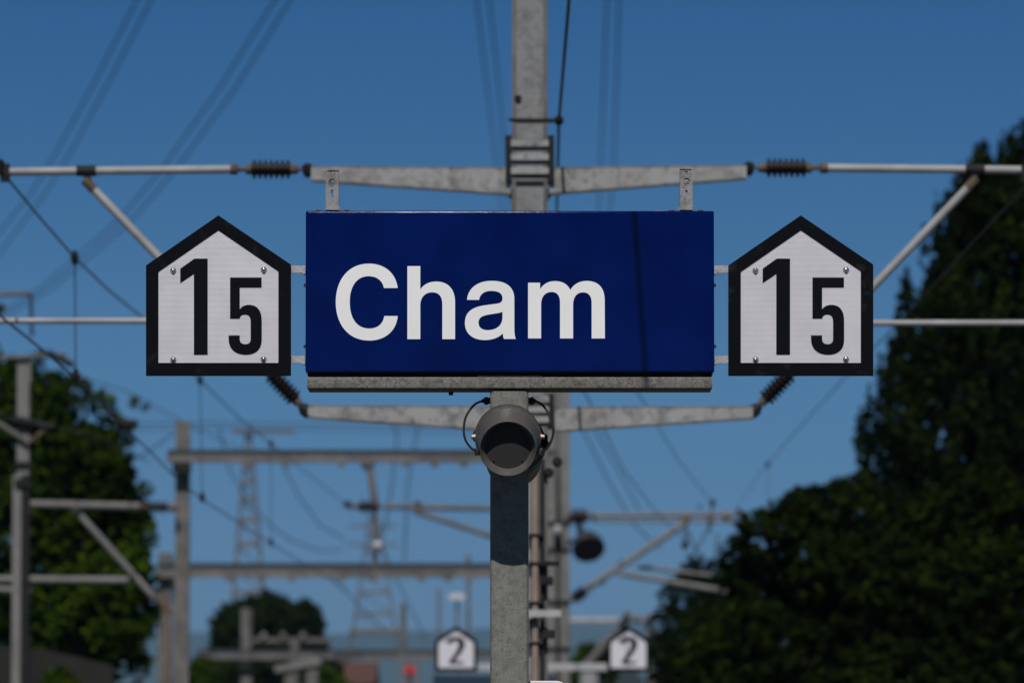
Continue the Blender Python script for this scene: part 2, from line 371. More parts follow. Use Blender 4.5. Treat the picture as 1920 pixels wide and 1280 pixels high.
# rear door rim and black underside tray
g = MB(); g.box((box0.x+.008, FY+.012, box0.z-.011), (box1.x-.008, FY+.24, box0.z+.002)); obj('bottom_tray', g, M['black'], name_sign)
for a, b_ in ((577, 667), (895, 1015), (1243, 1335)):
    g = MB(); g.box((X(a, 20.82), 20.82, bt-.001), (X(b_, 20.82), 20.98, box0.z-.010)); obj('foot_plate', g, M['beam'] if a == 895 else M['black'], name_sign)
g = MB(); g.box((X(668), FY+.03, box0.z-.015), (X(683), FY+.07, box0.z-.010)); obj('drain_clip', g, M['black'], name_sign)

Z2 = lambda p: (560+p[0]/2.9775, 290+p[1]/2.9775)
Z3 = lambda p: (950+p[0]/2.6667, 290+p[1]/2.6667)
C_ = [[('M',(553,744)),('C',(542,660),(480,608),(392,608)),('C',(276,608),(207,700),(207,822)),('C',(207,948),(278,1037),(394,1037)),('C',(482,1037),(546,984),(553,900)),
       ('L',(478,900)),('C',(472,944),(440,970),(394,970)),('C',(325,970),(285,914),(285,822)),('C',(285,733),(325,678),(390,678)),('C',(438,678),(468,704),(476,744)),('L',(553,744))]]
H_ = [[('M',(607,622)),('L',(679,622)),('L',(679,752)),('C',(698,724),(728,708),(768,708)),('C',(835,708),(873,750),(873,824)),('L',(873,1029)),('L',(802,1029)),('L',(802,836)),
       ('C',(802,792),(784,768),(746,768)),('C',(705,768),(679,796),(679,842)),('L',(679,1029)),('L',(607,1029)),('L',(607,622))]]
A_ = [[('M',(940,810)),('C',(945,745),(998,704),(1078,704)),('C',(1160,704),(1204,738),(1204,806)),('L',(1204,962)),('C',(1204,995),(1206,1014),(1212,1028)),('L',(1146,1028)),
       ('C',(1142,1018),(1140,1008),(1140,996)),('C',(1118,1021),(1080,1034),(1038,1034)),('C',(970,1034),(928,996),(928,940)),('C',(928,880),(965,850),(1042,840)),('L',(1108,831)),
       ('C',(1130,828),(1138,818),(1138,802)),('C',(1138,774),(1116,760),(1076,760)),('C',(1036,760),(1012,778),(1007,810)),('L',(940,810))],
      [('M',(1138,876)),('C',(1126,882),(1112,884),(1092,887)),('L',(1062,892)),('C',(1022,898),(1004,910),(1004,938)),('C',(1004,964),(1024,979),(1056,979)),('C',(1104,979),(1138,952),(1138,908)),('L',(1138,876))]]
M_ = [[('M',(107,640)),('L',(167,640)),('L',(167,672)),('C',(184,646),(208,632),(242,632)),('C',(278,632),(304,646),(318,676)),('C',(336,647),(364,631),(400,631)),('C',(458,631),(490,664),(490,728)),
       ('L',(491,918)),('L',(425,918)),('L',(425,742)),('C',(425,706),(410,688),(382,688)),('C',(350,688),(332,712),(332,752)),('L',(332,918)),('L',(267,918)),('L',(267,740)),
       ('C',(267,704),(252,686),(224,686)),('C',(192,686),(172,710),(172,750)),('L',(172,918)),('L',(107,918)),('L',(107,640))]]
for nm, pth, fn in (('letter_c', C_, Z2), ('letter_h', H_, Z2), ('letter_a', A_, Z2), ('letter_m', M_, Z3)):
    glyph(nm, scaled(pth, fn), FY-.0012, FY+.002, M['letter'], name_sign)
# lifting straps with holes, bolts and plates on the lid
def circ(cx, cy, r):
    k = r*.5523
    return [('M',(cx+r,cy)),('C',(cx+r,cy+k),(cx+k,cy+r),(cx,cy+r)),('C',(cx-k,cy+r),(cx-r,cy+k),(cx-r,cy)),('C',(cx-r,cy-k),(cx-k,cy-r),(cx,cy-r)),('C',(cx+k,cy-r),(cx+r,cy-k),(cx+r,cy))]
YS = FY+.10
def strap(x0, x1, y0, holes, slot):
    y1 = 394
    paths = [[('M',(x0,y0)),('L',(x1,y0)),('L',(x1,y1)),('L',(x0,y1)),('L',(x0,y0))]]
    for h in holes: paths.append(circ(*h))
    if slot:
        cx, cy = slot; paths.append([('M',(cx-2,cy-5)),('C',(cx-2,cy-8),(cx+2,cy-8),(cx+2,cy-5)),('L',(cx+2.6,cy+5)),('C',(cx+2,cy+8),(cx-2,cy+8),(cx-1,cy+5)),('L',(cx-2,cy-5))])
    o = glyph('lifting_strap', paths, YS, YS+.045, M['strap'], name_sign)
    md = o.modifiers.new('bevel', 'BEVEL'); md.width = .0012; md.segments = 2; md.limit_method = 'ANGLE'
    g = MB(); g.box((X(x0-2, YS), YS-.008, Z(y1, YS)), (X(x1+2, YS), YS-.0005, Z(y1, YS)+.010)); obj('strap_foot', g, M['strap'], name_sign)
    g = MB(); g.box((X(x0+1, YS), YS-.003, Z(y0, YS)-.008), (X(x1-1, YS), YS-.0005, Z(y0, YS)+.001)); obj('strap_lip', g, M['strap'], name_sign)
strap(610.5, 635, 316, [(622.4, 322.5, 2.8), (622.8, 341.5, 6.3)], (622.8, 363))
strap(1275, 1299, 313.5, [(1287, 323, 2.5), (1287.3, 340, 6.2), (1287, 359, 2.5)], None)
for px in (595, 649, 1261, 1315):
    x = X(px, FY+.06)
    g = MB(); g.lathe((x, FY+.06, box1.z-.001), (x, FY+.06, box1.z+.0095), [(0, .0115), (.75, .0115), (1, .009)], 6); obj('rusty_bolt', g, M['rustbolt'], name_sign, smooth=False)
for px in (675, 1235):
    x = X(px, FY+.06); g = MB(); g.box((x-.014, FY+.05, box1.z), (x+.014, FY+.09, box1.z+.006)); obj('lid_clip', g, M['strap'], name_sign)
for sx, bx in ((-1, box0.x), (1, box1.x)):
    for py in (533, 648):
        z = Z(py); g = MB(); g.lathe((bx, FY+.05, z), (bx+sx*.009, FY+.05, z), [(0, .0085), (.5, .0075), (1, .003)], 12); obj('side_screw', g, M['steel'], name_sign)

# ------------------------------------------------------------ sector number panels
def Q(p): return (250+p[0]/2.9775, 290+p[1]/2.9775)
ONE = [[('M',(341,580)),('L',(415,580)),('L',(415,1116)),('L',(338,1116)),('L',(338,666)),('L',(262,717)),('L',(262,636)),('L',(341,580))]]
FIVE = [[('M',(540,685)),('L',(716,685)),('L',(716,742)),('L',(594,742)),('L',(594,862)),('C',(606,846),(622,838),(645,838)),('C',(694,838),(717,870),(717,930)),('L',(717,1030)),
         ('C',(717,1085),(686,1116),(628,1116)),('C',(566,1116),(532,1082),(532,1026)),('L',(532,1008)),('L',(594,1008)),('L',(594,1028)),('C',(594,1047),(605,1057),(626,1057)),
         ('C',(646,1057),(655,1046),(655,1028)),('L',(655,934)),('C',(655,906),(645,892),(624,892)),('C',(606,892),(596,900),(594,915)),('L',(540,915)),('L',(540,685))]]
def number_sign(dx, label, x_in0, x_in1):
    cx = 409.7+dx
    root = thing('number_sign', label, 'number sign', (X(cx), FY+.02, Z(704)), 'house-shaped 15 signs beside the name sign')
    yp = FY+.01
    outer = [(273.7,497.5),(409.5,403.8),(545.4,495.8),(545.4,704.2),(273.7,704.2)]
    inner = [(297,509.5),(409.5,431.7),(522,508.5),(522,680.2),(297,680.2)]
    f = lambda p: (p[0]+dx, p[1])
    ring = lambda ps: [('M', f(ps[0]))]+[('L', f(p)) for p in ps[1:]]+[('L', f(ps[0]))]
    o = glyph('frame', [ring(outer), ring(inner)], yp+.0012, yp+.018, M['black'], root)
    md = o.modifiers.new('bevel', 'BEVEL'); md.width = .0006; md.segments = 1; md.limit_method = 'ANGLE'
    back = [(275.5,498.4),(409.5,405.6),(543.6,496.8),(543.6,702.6),(275.5,702.6)]
    g = MB(); g.prism([(X(p[0]+dx, yp), Z(p[1], yp)) for p in back], yp+.0035, yp+.016); obj('panel', g, M['dots'], root, smooth=False)
    fq = lambda p: (Q(p)[0]+dx, Q(p)[1])
    glyph('digit_one', scaled(ONE, fq), yp+.0022, yp+.004, M['digit'], root)
    glyph('digit_five', scaled(FIVE, fq), yp+.0022, yp+.004, M['digit'], root)
    for q in ((222,646),(728,642),(223,1144),(727,1141)):
        p = fq(q); c = P(p[0], p[1], yp)
        g = MB(); g.lathe((c.x, yp+.004, c.z), (c.x, yp-.008, c.z), [(0, .0112), (.2, .0112), (.22, .0090), (.5, .0082), (.8, .0062), (.95, .0035), (1.0, .001)], 20); obj('screw', g, M['steel'], root, smooth=50)
    for py in (505.5, 674.5):
        z = Z(py, yp+.03); h = 7*PX
        g = MB(); g.box((X(x_in0, yp+.03), yp+.018, z-h), (X(x_in1, yp+.03), yp+.0265, z+h)); obj('bracket', g, M['bracket'], root, bevel=.001)
        xe = X(x_in1, yp+.03) if dx == 0 else X(x_in0, yp+.03); s_ = -1 if dx == 0 else 1
        g = MB(); g.box((min(xe, xe+s_*.008), yp+.014, z-h-.004), (max(xe, xe+s_*.008), yp+.060, z-h+.006)); obj('bracket_foot', g, M['bracket'], root)
    return root
number_sign(0, 'house-shaped number sign 15 left of the blue name sign', 420, 571)
number_sign(1092, 'house-shaped number sign 15 right of the blue name sign', 1340.5, 1490)

# ------------------------------------------------------------ loudspeakers
def loudspeaker(c, front, label):
    root = thing('loudspeaker', label, 'loudspeaker', c, 'loudspeakers on the sign post')
    c = Vector(c); s = -1 if front else 1; tau = R(17)
    a = Vector((0, s*math.cos(tau), -math.sin(tau)))          # axis towards the mouth
    L_ = .19
    bk = c; rim = c+a*L_
    g = MB()
    prof = [(-.085, .060), (-.08, .075), (-.05, .098), (-.012, .112), (-.011, .120), (.010, .122), (.012, .109), (.023, .109), (.025, .1195), (.032, .119), (.034, .114), (.14, .1045), (L_-.002, .103), (L_, .1015),
            (L_, .1000), (L_-.004, .0985), (L_-.038, .083), (L_-.040, .082)]
    g.lathe(c, c+a, prof, 56, False); obj('body', g, M['speaker'], root, smooth=28)
    g = MB(); g.lathe(c+a*(L_-.0395), c+a*(L_-.0375), [(0, .0825), (1, .0825)], 48); obj('grille', g, M['grille'], root, smooth=30)
    up = a.cross(Vector((1, 0, 0))).normalized()
    if up.z < 0: up = -up
    for sx in (-1, 1):
        q = c+a*(L_-.037)+Vector((sx*.052, 0, 0))-up*.050
        g = MB(); g.lathe(q, q+a*.004, [(0, .004), (1, .0028)], 8); obj('grille_screw', g, M['steel'], root)
        p0 = c+a*.005+Vector((sx*.118, 0, 0))
        g = MB(); g.lathe(p0, p0+Vector((sx*.016, 0, 0)), [(0, .0125), (.3, .0125), (.31, .009), (.9, .009), (1, .006)], 8); obj('pivot_bolt', g, M['brass'], root)
        g = MB(); q0 = p0+Vector((sx*.006, 0, 0)); g.bar(q0, Vector((q0.x, c.y-s*.100, q0.z+.01)), .005, .034); obj('yoke_arm', g, M['black'], root, bevel=.001)
    g = MB(); yb = c.y-s*.095; g.box((c.x-.122, min(yb, yb-s*.012), c.z-.012), (c.x+.122, max(yb, yb-s*.012), c.z+.03)); obj('yoke', g, M['black'], root, bevel=.002)
    # feed cables from glands on the post
    sides = (-1, 1) if front else (1,)
    for sx in sides:
        if front:
            pts = [(917 if sx < 0 else 993, 751), (905 if sx < 0 else 1003, 751.5), (889 if sx < 0 else 1017, 759), (874 if sx < 0 else 1031, 780), (869.5 if sx < 0 else 1037.5, 805), (873 if sx < 0 else 1034, 825), (884 if sx < 0 else 1026, 840), (895 if sx < 0 else 1014, 846)]
            ys = [20.87, 20.87, 20.86, 20.83, 20.78, 20.73, 20.68, 20.64]
            pw = [P(p[0], p[1], y) for p, y in zip(pts, ys)]
            # smooth the path
            sm = []
            for i in range(len(pw)-1):
                p0, p1, p2, p3 = pw[max(i-1, 0)], pw[i], pw[i+1], pw[min(i+2, len(pw)-1)]
                for k in range(6):
                    t_ = k/6; sm.append(.5*((2*p1)+(p2-p0)*t_+(2*p0-5*p1+4*p2-p3)*t_*t_+(3*p1-p0-3*p2+p3)*t_**3))
            sm.append(pw[-1])
            cb_ = MB(); cb_.tube(sm, .0043, 10); co = obj('cable', cb_, M['cable'], root)
            gl = MB(); gl.lathe(pw[0]-(pw[1]-pw[0]).normalized()*.008, pw[1]+(pw[1]-pw[0]).normalized()*.004, [(0, .012), (.35, .012), (.36, .0145), (.7, .0145), (.71, .010), (1, .006)], 8); obj('gland', gl, M['cable'], co)
            g2 = MB(); q = pw[-1]; g2.lathe(q+Vector((sx*.004, 0, .012)), q+Vector((-sx*.002, 0, -.014)), [(0, .006), (.3, .010), (1, .010)], 8); obj('connector', g2, M['cable'], co)
    if front:
        q = c+a*.02+Vector((.098, 0, -.075)); g = MB(); g.box((q.x-.008, q.y-.012, q.z-.006), (q.x+.007, q.y+.002, q.z+.008)); obj('clip', g, M['brass'], root)
    return root
cs = P(952.5, 818, 20.685)
loudspeaker(cs, True, 'grey round loudspeaker on the front of the sign post, facing the viewer')
loudspeaker((cs.x+.020, 20.94+.12, cs.z-.003), False, 'dark loudspeaker behind the sign post, facing away')

# white rounded board low on the post
g = MB(); zt = Z(1275.5, 20.9); x0, x1 = X(991.5, 20.9), X(1066, 20.9)
arc = [(x1-.045+.045*math.sin(R(a)), zt-.045+.045*math.cos(R(a))) for a in range(0, 91, 10)]
g.prism([(x0, zt-.5), (x0, zt)]+arc+[(x1, zt-.5)], 20.9, 20.93)
tag(obj('notice_board', g, M['board'], bevel=.003), 'small white board with a rounded corner right of the sign post', 'board')

# ------------------------------------------------------------ overhead line equipment
def ribbed(p0, p1, r, ribs, core=.45):
    prof = [(0, r*core)]
    for i in range(ribs):
        a = (i+.15)/ribs; prof += [(a, r*core), (a+.12/ribs, r), (a+.50/ribs, r), (a+.62/ribs, r*core)]
    prof.append((1, r*core)); g = MB(); g.lathe(p0, p1, prof, 16); return g
def insulator(p0, p1, r, parent, ribs=7):
    """rod with caps; p0 = steel side, p1 = tube side"""
    p0, p1 = Vector(p0), Vector(p1); l = lambda t: p0.lerp(p1, t)
    root = obj('insulator', ribbed(l(.22), l(.73), r*1.22, ribs, .62), M['insulator'], parent, smooth=30)
    g = MB(); g.lathe(l(0), l(1), [(0, r*.22), (.14, r*.22), (.12, r*.55), (.235, r*.70), (.24, .2*r), (.72, .2*r), (.725, r*.70), (.80, r*.62), (.80, r*.30), (.90, r*.30), (.905, r*.70), (1, r*.70)], 14)
    obj('cap', g, M['cap'], root, smooth=30)
    return root
def hbeam(g, p0, p1, h, w, tf, tw):
    """I section between two points along x: flanges w deep in y, web h high"""
    (xa, y, za), (xb, _, zb) = p0, p1
    for s_ in (-1, 1):
        g.bar((xa, y, za+s_*(h/2-tf/2)), (xb, y, zb+s_*(h/2-tf/2)), w, tf)
    g.bar((xa, y, za), (xb, y, zb), tw, h-2*tf)

# --- the near mast behind the sign
MY = 35.0; K = MY/50            # K keeps fittings in proportion
def m_(px, py, dy=0): return P(px, py, MY+dy)
mx = m_(993.5, 600).x
mast = thing('catenary_mast', 'tall galvanised mast straight behind the name sign with tapered cross arms', 'mast', (mx, MY+.15*K, 0))
w = 33.5*MY/FPX
g = MB(); zt = m_(960, -420).z
g.box((mx-w, MY, 0), (mx+w, MY+.018*K, zt)); g.box((mx-w, MY+.29*K, 0), (mx+w, MY+.308*K, zt)); g.box((mx-.008*K, MY+.018*K, 0), (mx+.008*K, MY+.29*K, zt))
obj('column', g, M['mast'], mast, bevel=.004*K)
g = MB()
for sx in (-1, 1): g.box((mx+sx*(w-.02*K)-.018*K, MY-.006*K, 0), (mx+sx*(w-.02*K)+.018*K, MY-.001*K, zt))
obj('edge_strip', g, M['portal'], mast)
def arm(px0, px1, yt0, yb0, yt1, yb1, tip_dark=True):
    """tapered arm from the mast (0) to its tip (1); hollow steel channel"""
    A, B, C, D = m_(px0, yt0), m_(px1, yt1), m_(px1, yb1), m_(px0, yb0)
    g = MB(); g.prism([(A.x, A.z), (B.x, B.z), (C.x, C.z), (D.x, D.z)], MY+.02*K, MY+.032*K)
    for (u, v) in ((A, B), (D, C)):
        g.bar((u.x, MY+.085*K, u.z), (v.x, MY+.085*K, v.z), .13*K, .012*K)
    a = obj('cross_arm', g, M['arm'], mast, smooth=False)
    return a
arm(957, 583, 314.5, 363, 312, 337); arm(1030, 1400, 314.5, 362, 309.5, 333)
arm(957, 577, 762, 808, 760, 781); arm(1036, 1412, 763, 808, 762, 783)
def clamp(y0, y1, wr, slots, xr=None):
    g = MB(); a = m_(993.5, y0).z; b_ = m_(993.5, y1).z
    for sx in (-1, 1):
        g = MB(); g.box((mx+sx*(w+.030*K)-.028*K, MY-.03*K, b_), (mx+sx*(w+.030*K)+.028*K, MY+.34*K, a)); c_ = obj('arm_clamp', g, M['dark'], mast, bevel=.004*K)
    for s_ in slots:
        z = m_(993.5, s_).z; g = MB(); g.box((mx-w*.78, MY-.022*K, z-.012*K), (mx+w*.78, MY-.006*K, z+.012*K)); obj('clamp_bar', g, M['dark'], c_)
    for k in range(3):
        z = a+(b_-a)*(.18+.3*k)
        g = MB(); g.box((mx-w-.01*K, MY-.034*K, z-.028*K), (mx+w+.01*K, MY-.008*K, z+.028*K)); obj('clamp_plate', g, M['arm'], c_, bevel=.003*K)
    return c_
clamp(254, 340, 0, (265, 298, 327, 342)); clamp(738, 800, 0, (745, 790))
for sx in (-1, 1):
    g = MB(); p = m_(993.5+sx*36, 365); g.prism([(p.x-sx*.03*K, p.z+.06*K), (p.x+sx*.075*K, p.z+.05*K), (p.x-sx*.03*K, p.z-.07*K)] if sx > 0 else [(p.x+.03*K, p.z-.07*K), (p.x-.075*K, p.z+.05*K), (p.x+.03*K, p.z+.06*K)], MY+.03*K, MY+.05*K); obj('gusset', g, M['dark'], mast, smooth=False)
g = MB(); z = m_(993, 225).z
g.box((mx-w-.03*K, MY-.015*K, z-.013*K), (mx+w+.05*K, MY-.003*K, z+.013*K)); g.tube([(mx+w, MY-.01*K, z-.01*K), (m_(1048, 226).x, MY-.01*K, z)], .02*K, 8)
obj('wire_bracket', g, M['dark'], mast)
q = m_(1048, 226); g = MB(); g.lathe((q.x, MY-.06*K, q.z), (q.x, MY+.06*K, q.z), [(0, .02*K), (.2, .042*K), (.8, .042*K), (1, .02*K)], 12); obj('wire_insulator', g, M['dark'], mast)
q = m_(971, 185); g = MB(); g.lathe((q.x, MY-.02*K, q.z), (q.x, MY, q.z), [(0, .03*K), (1, .035*K)], 10); obj('bolt', g, M['dark'], mast)
# conduit and boxes on the mast's lower half
g = MB(); a = m_(1003, 870); g.tube([(a.x, MY-.05*K, 0), (a.x, MY-.05*K, a.z)], .033*K, 12); cd = obj('conduit', g, noisy('tan_conduit', (.19, .145, .115), (.27, .21, .175), 3, .7), mast)
for py in (1003, 1056, 1130, 1205):
    z = m_(1003, py).z; g = MB(); g.box((a.x-.06*K, MY-.09*K, z-.012*K), (a.x+.07*K, MY-.005*K, z+.012*K)); obj('conduit_clip', g, M['dark'], cd)
a = m_(1016, 860); g = MB(); g.box((a.x-.018*K, MY-.05*K, 0), (a.x+.022*K, MY-.004*K, a.z)); obj('duct_shade_strip', g, M['dark'], mast)  # dark cable run, also standing in for a vertical shadow line
for (x0, x1, y0, y1) in ((1012, 1050, 1051, 1060), (1012, 1037, 1080, 1096), (1018, 1040, 1180, 1196), (991, 1001, 1160, 1168)):
    a, b_ = m_(x0, y0, -.1*K), m_(x1, y1, -.1*K); g = MB(); g.box((a.x, MY-.12*K, b_.z), (b_.x, MY-.01*K, a.z)); obj('terminal_box', g, M['dark'], mast, bevel=.004*K)
a, b_ = m_(991, 1143, -.1*K), m_(1052, 1156, -.1*K); g = MB(); g.box((a.x, MY-.16*K, b_.z), (b_.x, MY-.13*K, a.z)); obj('white_band', g, M['bracket'], mast)
for (x, y) in ((1045, 866), (1029, 886)):
    a = m_(x, y); g = MB(); g.lathe((a.x, MY-.08*K, a.z), (a.x, MY+.04*K, a.z), [(0, .03*K), (.2, .045*K), (1, .045*K)], 10); obj('junction', g, M['dark'], mast)

# --- cantilevers of the near mast
def near_cantilever(side):
    lab = 'aluminium tube cantilever with brown insulators reaching %s from the near mast' % side
    s_ = -1 if side == 'left' else 1
    if s_ < 0:
        hin, tin, tend, ty, tye = (577, 318), (432, 317.5), (-330, 326), 318, 322
        d0, d1 = (572, 768), (166, 345); reg_y, reg_end = 601, -330
    else:
        hin, tin, tend = (1404, 315), (1552, 315), (2240, 322)
        d0, d1 = (1416, 768), (1824, 342); reg_y, reg_end = 605, 2240
    root = thing('cantilever', lab, 'cantilever', m_(*hin, .09*K), 'cantilevers of the near mast')
    H, T, E = m_(*hin, .09*K), m_(*tin, .09*K), m_(*tend, .09*K)
    g = MB(); g.lathe(H+Vector((0, 0, .055*K)), H-Vector((0, 0, .07*K)), [(0, .02*K), (.2, .055*K), (.8, .04*K), (1, .02*K)], 10); g.tube([H+Vector((-s_*.03*K, 0, 0)), H+Vector((s_*.04*K, 0, 0))], .04*K, 8); obj('hinge', g, M['dark'], root)
    insulator(H, T, .068*K, root)
    g = MB(); g.tube([T, E], .0365*K, 16); obj('top_tube', g, M['tube'], root)
    D0, D1 = m_(*d0, .09*K), m_(*d1, .09*K); DM = D0.lerp(D1, .215)
    insulator(D0, DM, .066*K, root)
    g = MB(); g.tube([DM, D1], .037*K, 16); obj('strut', g, M['tube'], root)
    g = MB(); g.lathe(D0-(D1-D0).normalized()*.06*K, D0+(D1-D0).normalized()*.06*K, [(0, .05*K), (.5, .06*K), (1, .03*K)], 8); obj('hinge', g, M['dark'], root)
    c_ = D1+(D1-D0).normalized()*.0*K
    g = MB(); g.tube([c_-(D1-D0).normalized()*.07*K, c_+(D1-D0).normalized()*.05*K], .045*K, 10); obj('strut_cap', g, M['cap'], root)
    top = Vector((c_.x-s_*-.02*K, c_.y, T.lerp(E, abs((c_.x-T.x)/(E.x-T.x))).z))
    g = MB(); g.bar(c_, top, .06*K, .05*K); g.lathe(top-Vector((.06, 0, 0)), top+Vector((.06, 0, 0)), [(0, .048*K), (1, .048*K)], 12); obj('strut_clamp', g, M['dark'], root)
    # registration tube hangs off the strut
    t_ = (m_(960, reg_y).z-D0.z)/(D1.z-D0.z); J = D0.lerp(D1, t_); J = Vector((J.x, J.y-.07*K, J.z))
    Rn = P((reg_end), reg_y, MY+.02*K); g = MB(); g.tube([J, Vector((Rn.x, J.y, J.z))], .027*K, 12); obj('registration_tube', g, M['tube'], root)
    g = MB(); g.lathe(J-Vector((.05, 0, 0)), J+Vector((.05, 0, 0)), [(0, .045*K), (1, .045*K)], 10); obj('clamp', g, M['dark'], root)
    cpx = 12 if s_ < 0 else 1925
    q = m_(cpx, 318 if s_ < 0 else 320, .09*K); g = MB(); g.box((q.x-.05*K, q.y-.04*K, q.z-.11*K), (q.x+.03*K, q.y+.04*K, q.z+.05*K)); obj('wire_clamp', g, M['dark'], root, bevel=.006*K)
    if s_ < 0:
        q = m_(-4, 316, .05*K); g = MB(); g.lathe(q+Vector((0, 0, -.05*K)), q+Vector((0, 0, .09*K)), [(0, .05*K), (.8, .06*K), (1, .02*K)], 10); obj('end_fitting', g, M['dark'], root)
    return root
near_cantilever('left'); near_cantilever('right')

def wire(name, pts, r, label, cat='wire', group=None, droppers=(), second=None, n=6, clips=()):
    g = MB(); g.tube(pts, r, n)
    c = np.array([tuple(p) for p in pts]).mean(0)
    if not droppers and not clips:
        o = obj(name, g, M['wire'], origin=c); return tag(o, label, cat, group)
    root = thing(name, label, cat, tuple(c), group)
    obj('messenger_wire', g, M['wire'], root)
    if second: g = MB(); g.tube(second, r, n); obj('contact_wire', g, M['wire'], root)
    for a, b_ in droppers:
        g = MB(); g.tube([a, b_], r*.7, 5); d_ = obj('dropper', g, M['wire'], root)
        for q in (a, b_): g = MB(); g.lathe(Vector(q)-Vector((0, 0, .05)), Vector(q)+Vector((0, 0, .05)), [(0, .015), (.5, .032), (1, .015)], 8); obj('clip', g, M['dark'], d_)
    return root
def yline(x0, Y0, x1, Y1, px):        # distance at which a line over the track shows at column px
    # x(Y) linear; px = 960 + x*FPX/Y
    k = (x1-x0)/(Y1-Y0); return (x0-k*Y0)*FPX/((px-960)-k*FPX)
xl0, xl1 = (15-960)*MY/FPX, (650-960)*110/FPX
def cat_pts(lst, x0, x1): return [P(px, py, yline(x0, MY, x1, 110, px)) for px, py in lst]
ml = [(15, 336), (78, 412), (140, 483), (205, 545), (270, 598), (375, 712), (445, 780), (508, 832), (580, 890), (650, 945)]
Pm = cat_pts(ml, xl0, xl1)
cl = [(0, 592), (60, 640), (140, 706), (340, 905), (380, 936), (508, 1018), (650, 1104)]
xl2 = xl0
Pc = [P(px, py, min(118, max(31, yline(xl0, MY, xl1, 110, px)))) for px, py in cl]
def ext(pts, Y):                      # carry the wire on towards the camera
    a = pts[0]; return [Vector((a.x, Y, a.z+.2))]+pts
dr = [(P(px, a, yline(xl0, MY, xl1, 110, px)), P(px+dx, b_, yline(xl0, MY, xl1, 110, px))) for px, a, b_, dx in ((140, 483, 704, 2), (375, 712, 932, 4), (508, 832, 1016, 0))]
wire('overhead_line', ext(Pm, -40), .0075, 'overhead line with droppers above the left track, running off into the distance', 'overhead line', 'overhead lines over the tracks', dr, ext(Pc, -40))
xr0, xr1 = 4.55, (1335-960)*110/FPX
mr = [(1930, 342), (1800, 480), (1700, 590), (1600, 690), (1500, 800), (1430, 880), (1385, 945)]
Pr = [P(px, py, 1/(1/MY+(1/110-1/MY)*(1930-px)/545)) for px, py in mr]
cr = [(1930, 606), (1700, 800), (1500, 960), (1385, 1106)]
Pcr = [P(px, py, 1/(1/MY+(1/110-1/MY)*(1930-px)/545)) for px, py in cr]
dr = [(P(1440, 870, 90), P(1440, 1000, 90))]
wire('overhead_line', ext(Pr, -40), .006, 'overhead line crossing in front of the dark conifer above the right track', 'overhead line', 'overhead lines over the tracks', dr, None)
# the feeder beside the mast: its shadow falls across the blue sign
fx = lambda Y: .315+(Y-18.87)*(m_(1048, 226).x-.315)/(MY-18.87)
wire('feeder_wire', [(fx(-30), -30, 5.95), (fx(18.87), 18.87, 5.78), (m_(1048, 226).x, MY, m_(1048, 226).z), P(1044, 395, 45), P(1042, 470, 60), P(1038, 640, 90), P(1040, 900, 150)], .0095, 'single dark feeder wire just right of the near mast top', 'wire')
# high-voltage bundles high above
def bundle(p0s, Y0, Y1, label, r, cat='power line'):
    n_ = len(p0s)
    for off in (0, 1):
        pts = [P(a+(b_ if off else 0), c, Y0+(Y1-Y0)*i/(n_-1)) for i, (a, c, b_) in enumerate(p0s)]
        wire('power_line', pts, r*1.75, label % (('left', 'right')[off]), cat, 'paired power lines crossing the sky')
bundle([(330, -150, 27), (257, 0, 27), (182, 145, 27), (110, 278, 27), (60, 360, 27), (-4, 440, 29), (-90, 560, 30)], 170, 330, '%s wire of the blurred pair crossing the upper left corner', .021)
bundle([(610, -150, 30), (516, 0, 29), (410, 168, 30), (305, 315, 27), (225, 410, 25), (145, 482, 22), (70, 545, 20), (-20, 600, 18)], 170, 360, '%s wire of the second blurred pair running down to the left tube', .021)
bundle([(884, -120, 25), (893, 0, 25), (913, 160, 22), (930, 300, 18), (940, 390, 16), (944, 520, 14), (948, 700, 12), (952, 900, 10), (955, 1250, 8)], 170, 600, '%s wire of the steep pair left of the near mast top', .021)
bundle([(1143, -120, 23), (1138, 0, 23), (1132, 160, 24), (1126, 310, 24), (1123, 400, 20), (1112, 520, 16), (1085, 640, 14), (1050, 760, 10), (1044, 960, 8), (1040, 1250, 8)], 170, 600, '%s wire of the steep pair right of the near mast top', .021)
def far_wire(pts, Ya, Yb, r, label, group='thin wires among the far masts'):
    n_ = len(pts); wire('wire', [P(a, b_, Ya+(Yb-Ya)*i/(n_-1)) for i, (a, b_) in enumerate(pts)], r, label, 'wire', group)
far_wire([(1000, 560), (1100, 742), (1170, 880), (1230, 960), (1290, 1018)], 37, 110, .008, 'wire slanting down from behind the sign to the far right cantilever strut')
far_wire([(1080, 560), (1200, 742), (1270, 860), (1332, 938)], 37, 110, .008, 'wire slanting down to the far right cantilever tip')
far_wire([(1090, 800), (1140, 900), (1190, 985), (1240, 1030)], 150, 190, .022, 'faint wide wire between the far mast and its strut')
far_wire([(1112, 800), (1165, 890), (1200, 960)], 150, 190, .022, 'faint short wire above the far right tube')
far_wire([(410, 800), (430, 880), (470, 950), (540, 1010), (600, 1032), (640, 1030)], 200, 260, .026, 'faint sagging wire in front of the brown pylon')
far_wire([(520, 850), (560, 930), (600, 985), (645, 1010)], 200, 240, .026, 'faint wire curving down right of the brown pylon')
far_wire([(-20, 690), (120, 700), (230, 730), (360, 800), (470, 850)], 140, 200, .016, 'faint wire passing over the left tree')
far_wire([(230, 795), (420, 792), (700, 797), (1000, 800)], 210, 215, .026, 'upper of the faint level wires above the first gantry')
far_wire([(230, 806), (420, 803), (700, 808), (1000, 811)], 210, 215, .022, 'lower of the faint level wires above the first gantry')
far_wire([(735, 780), (745, 820), (735, 905), (720, 1000)], 200, 210, .026, 'faint left steep wire below the lower left cross arm')
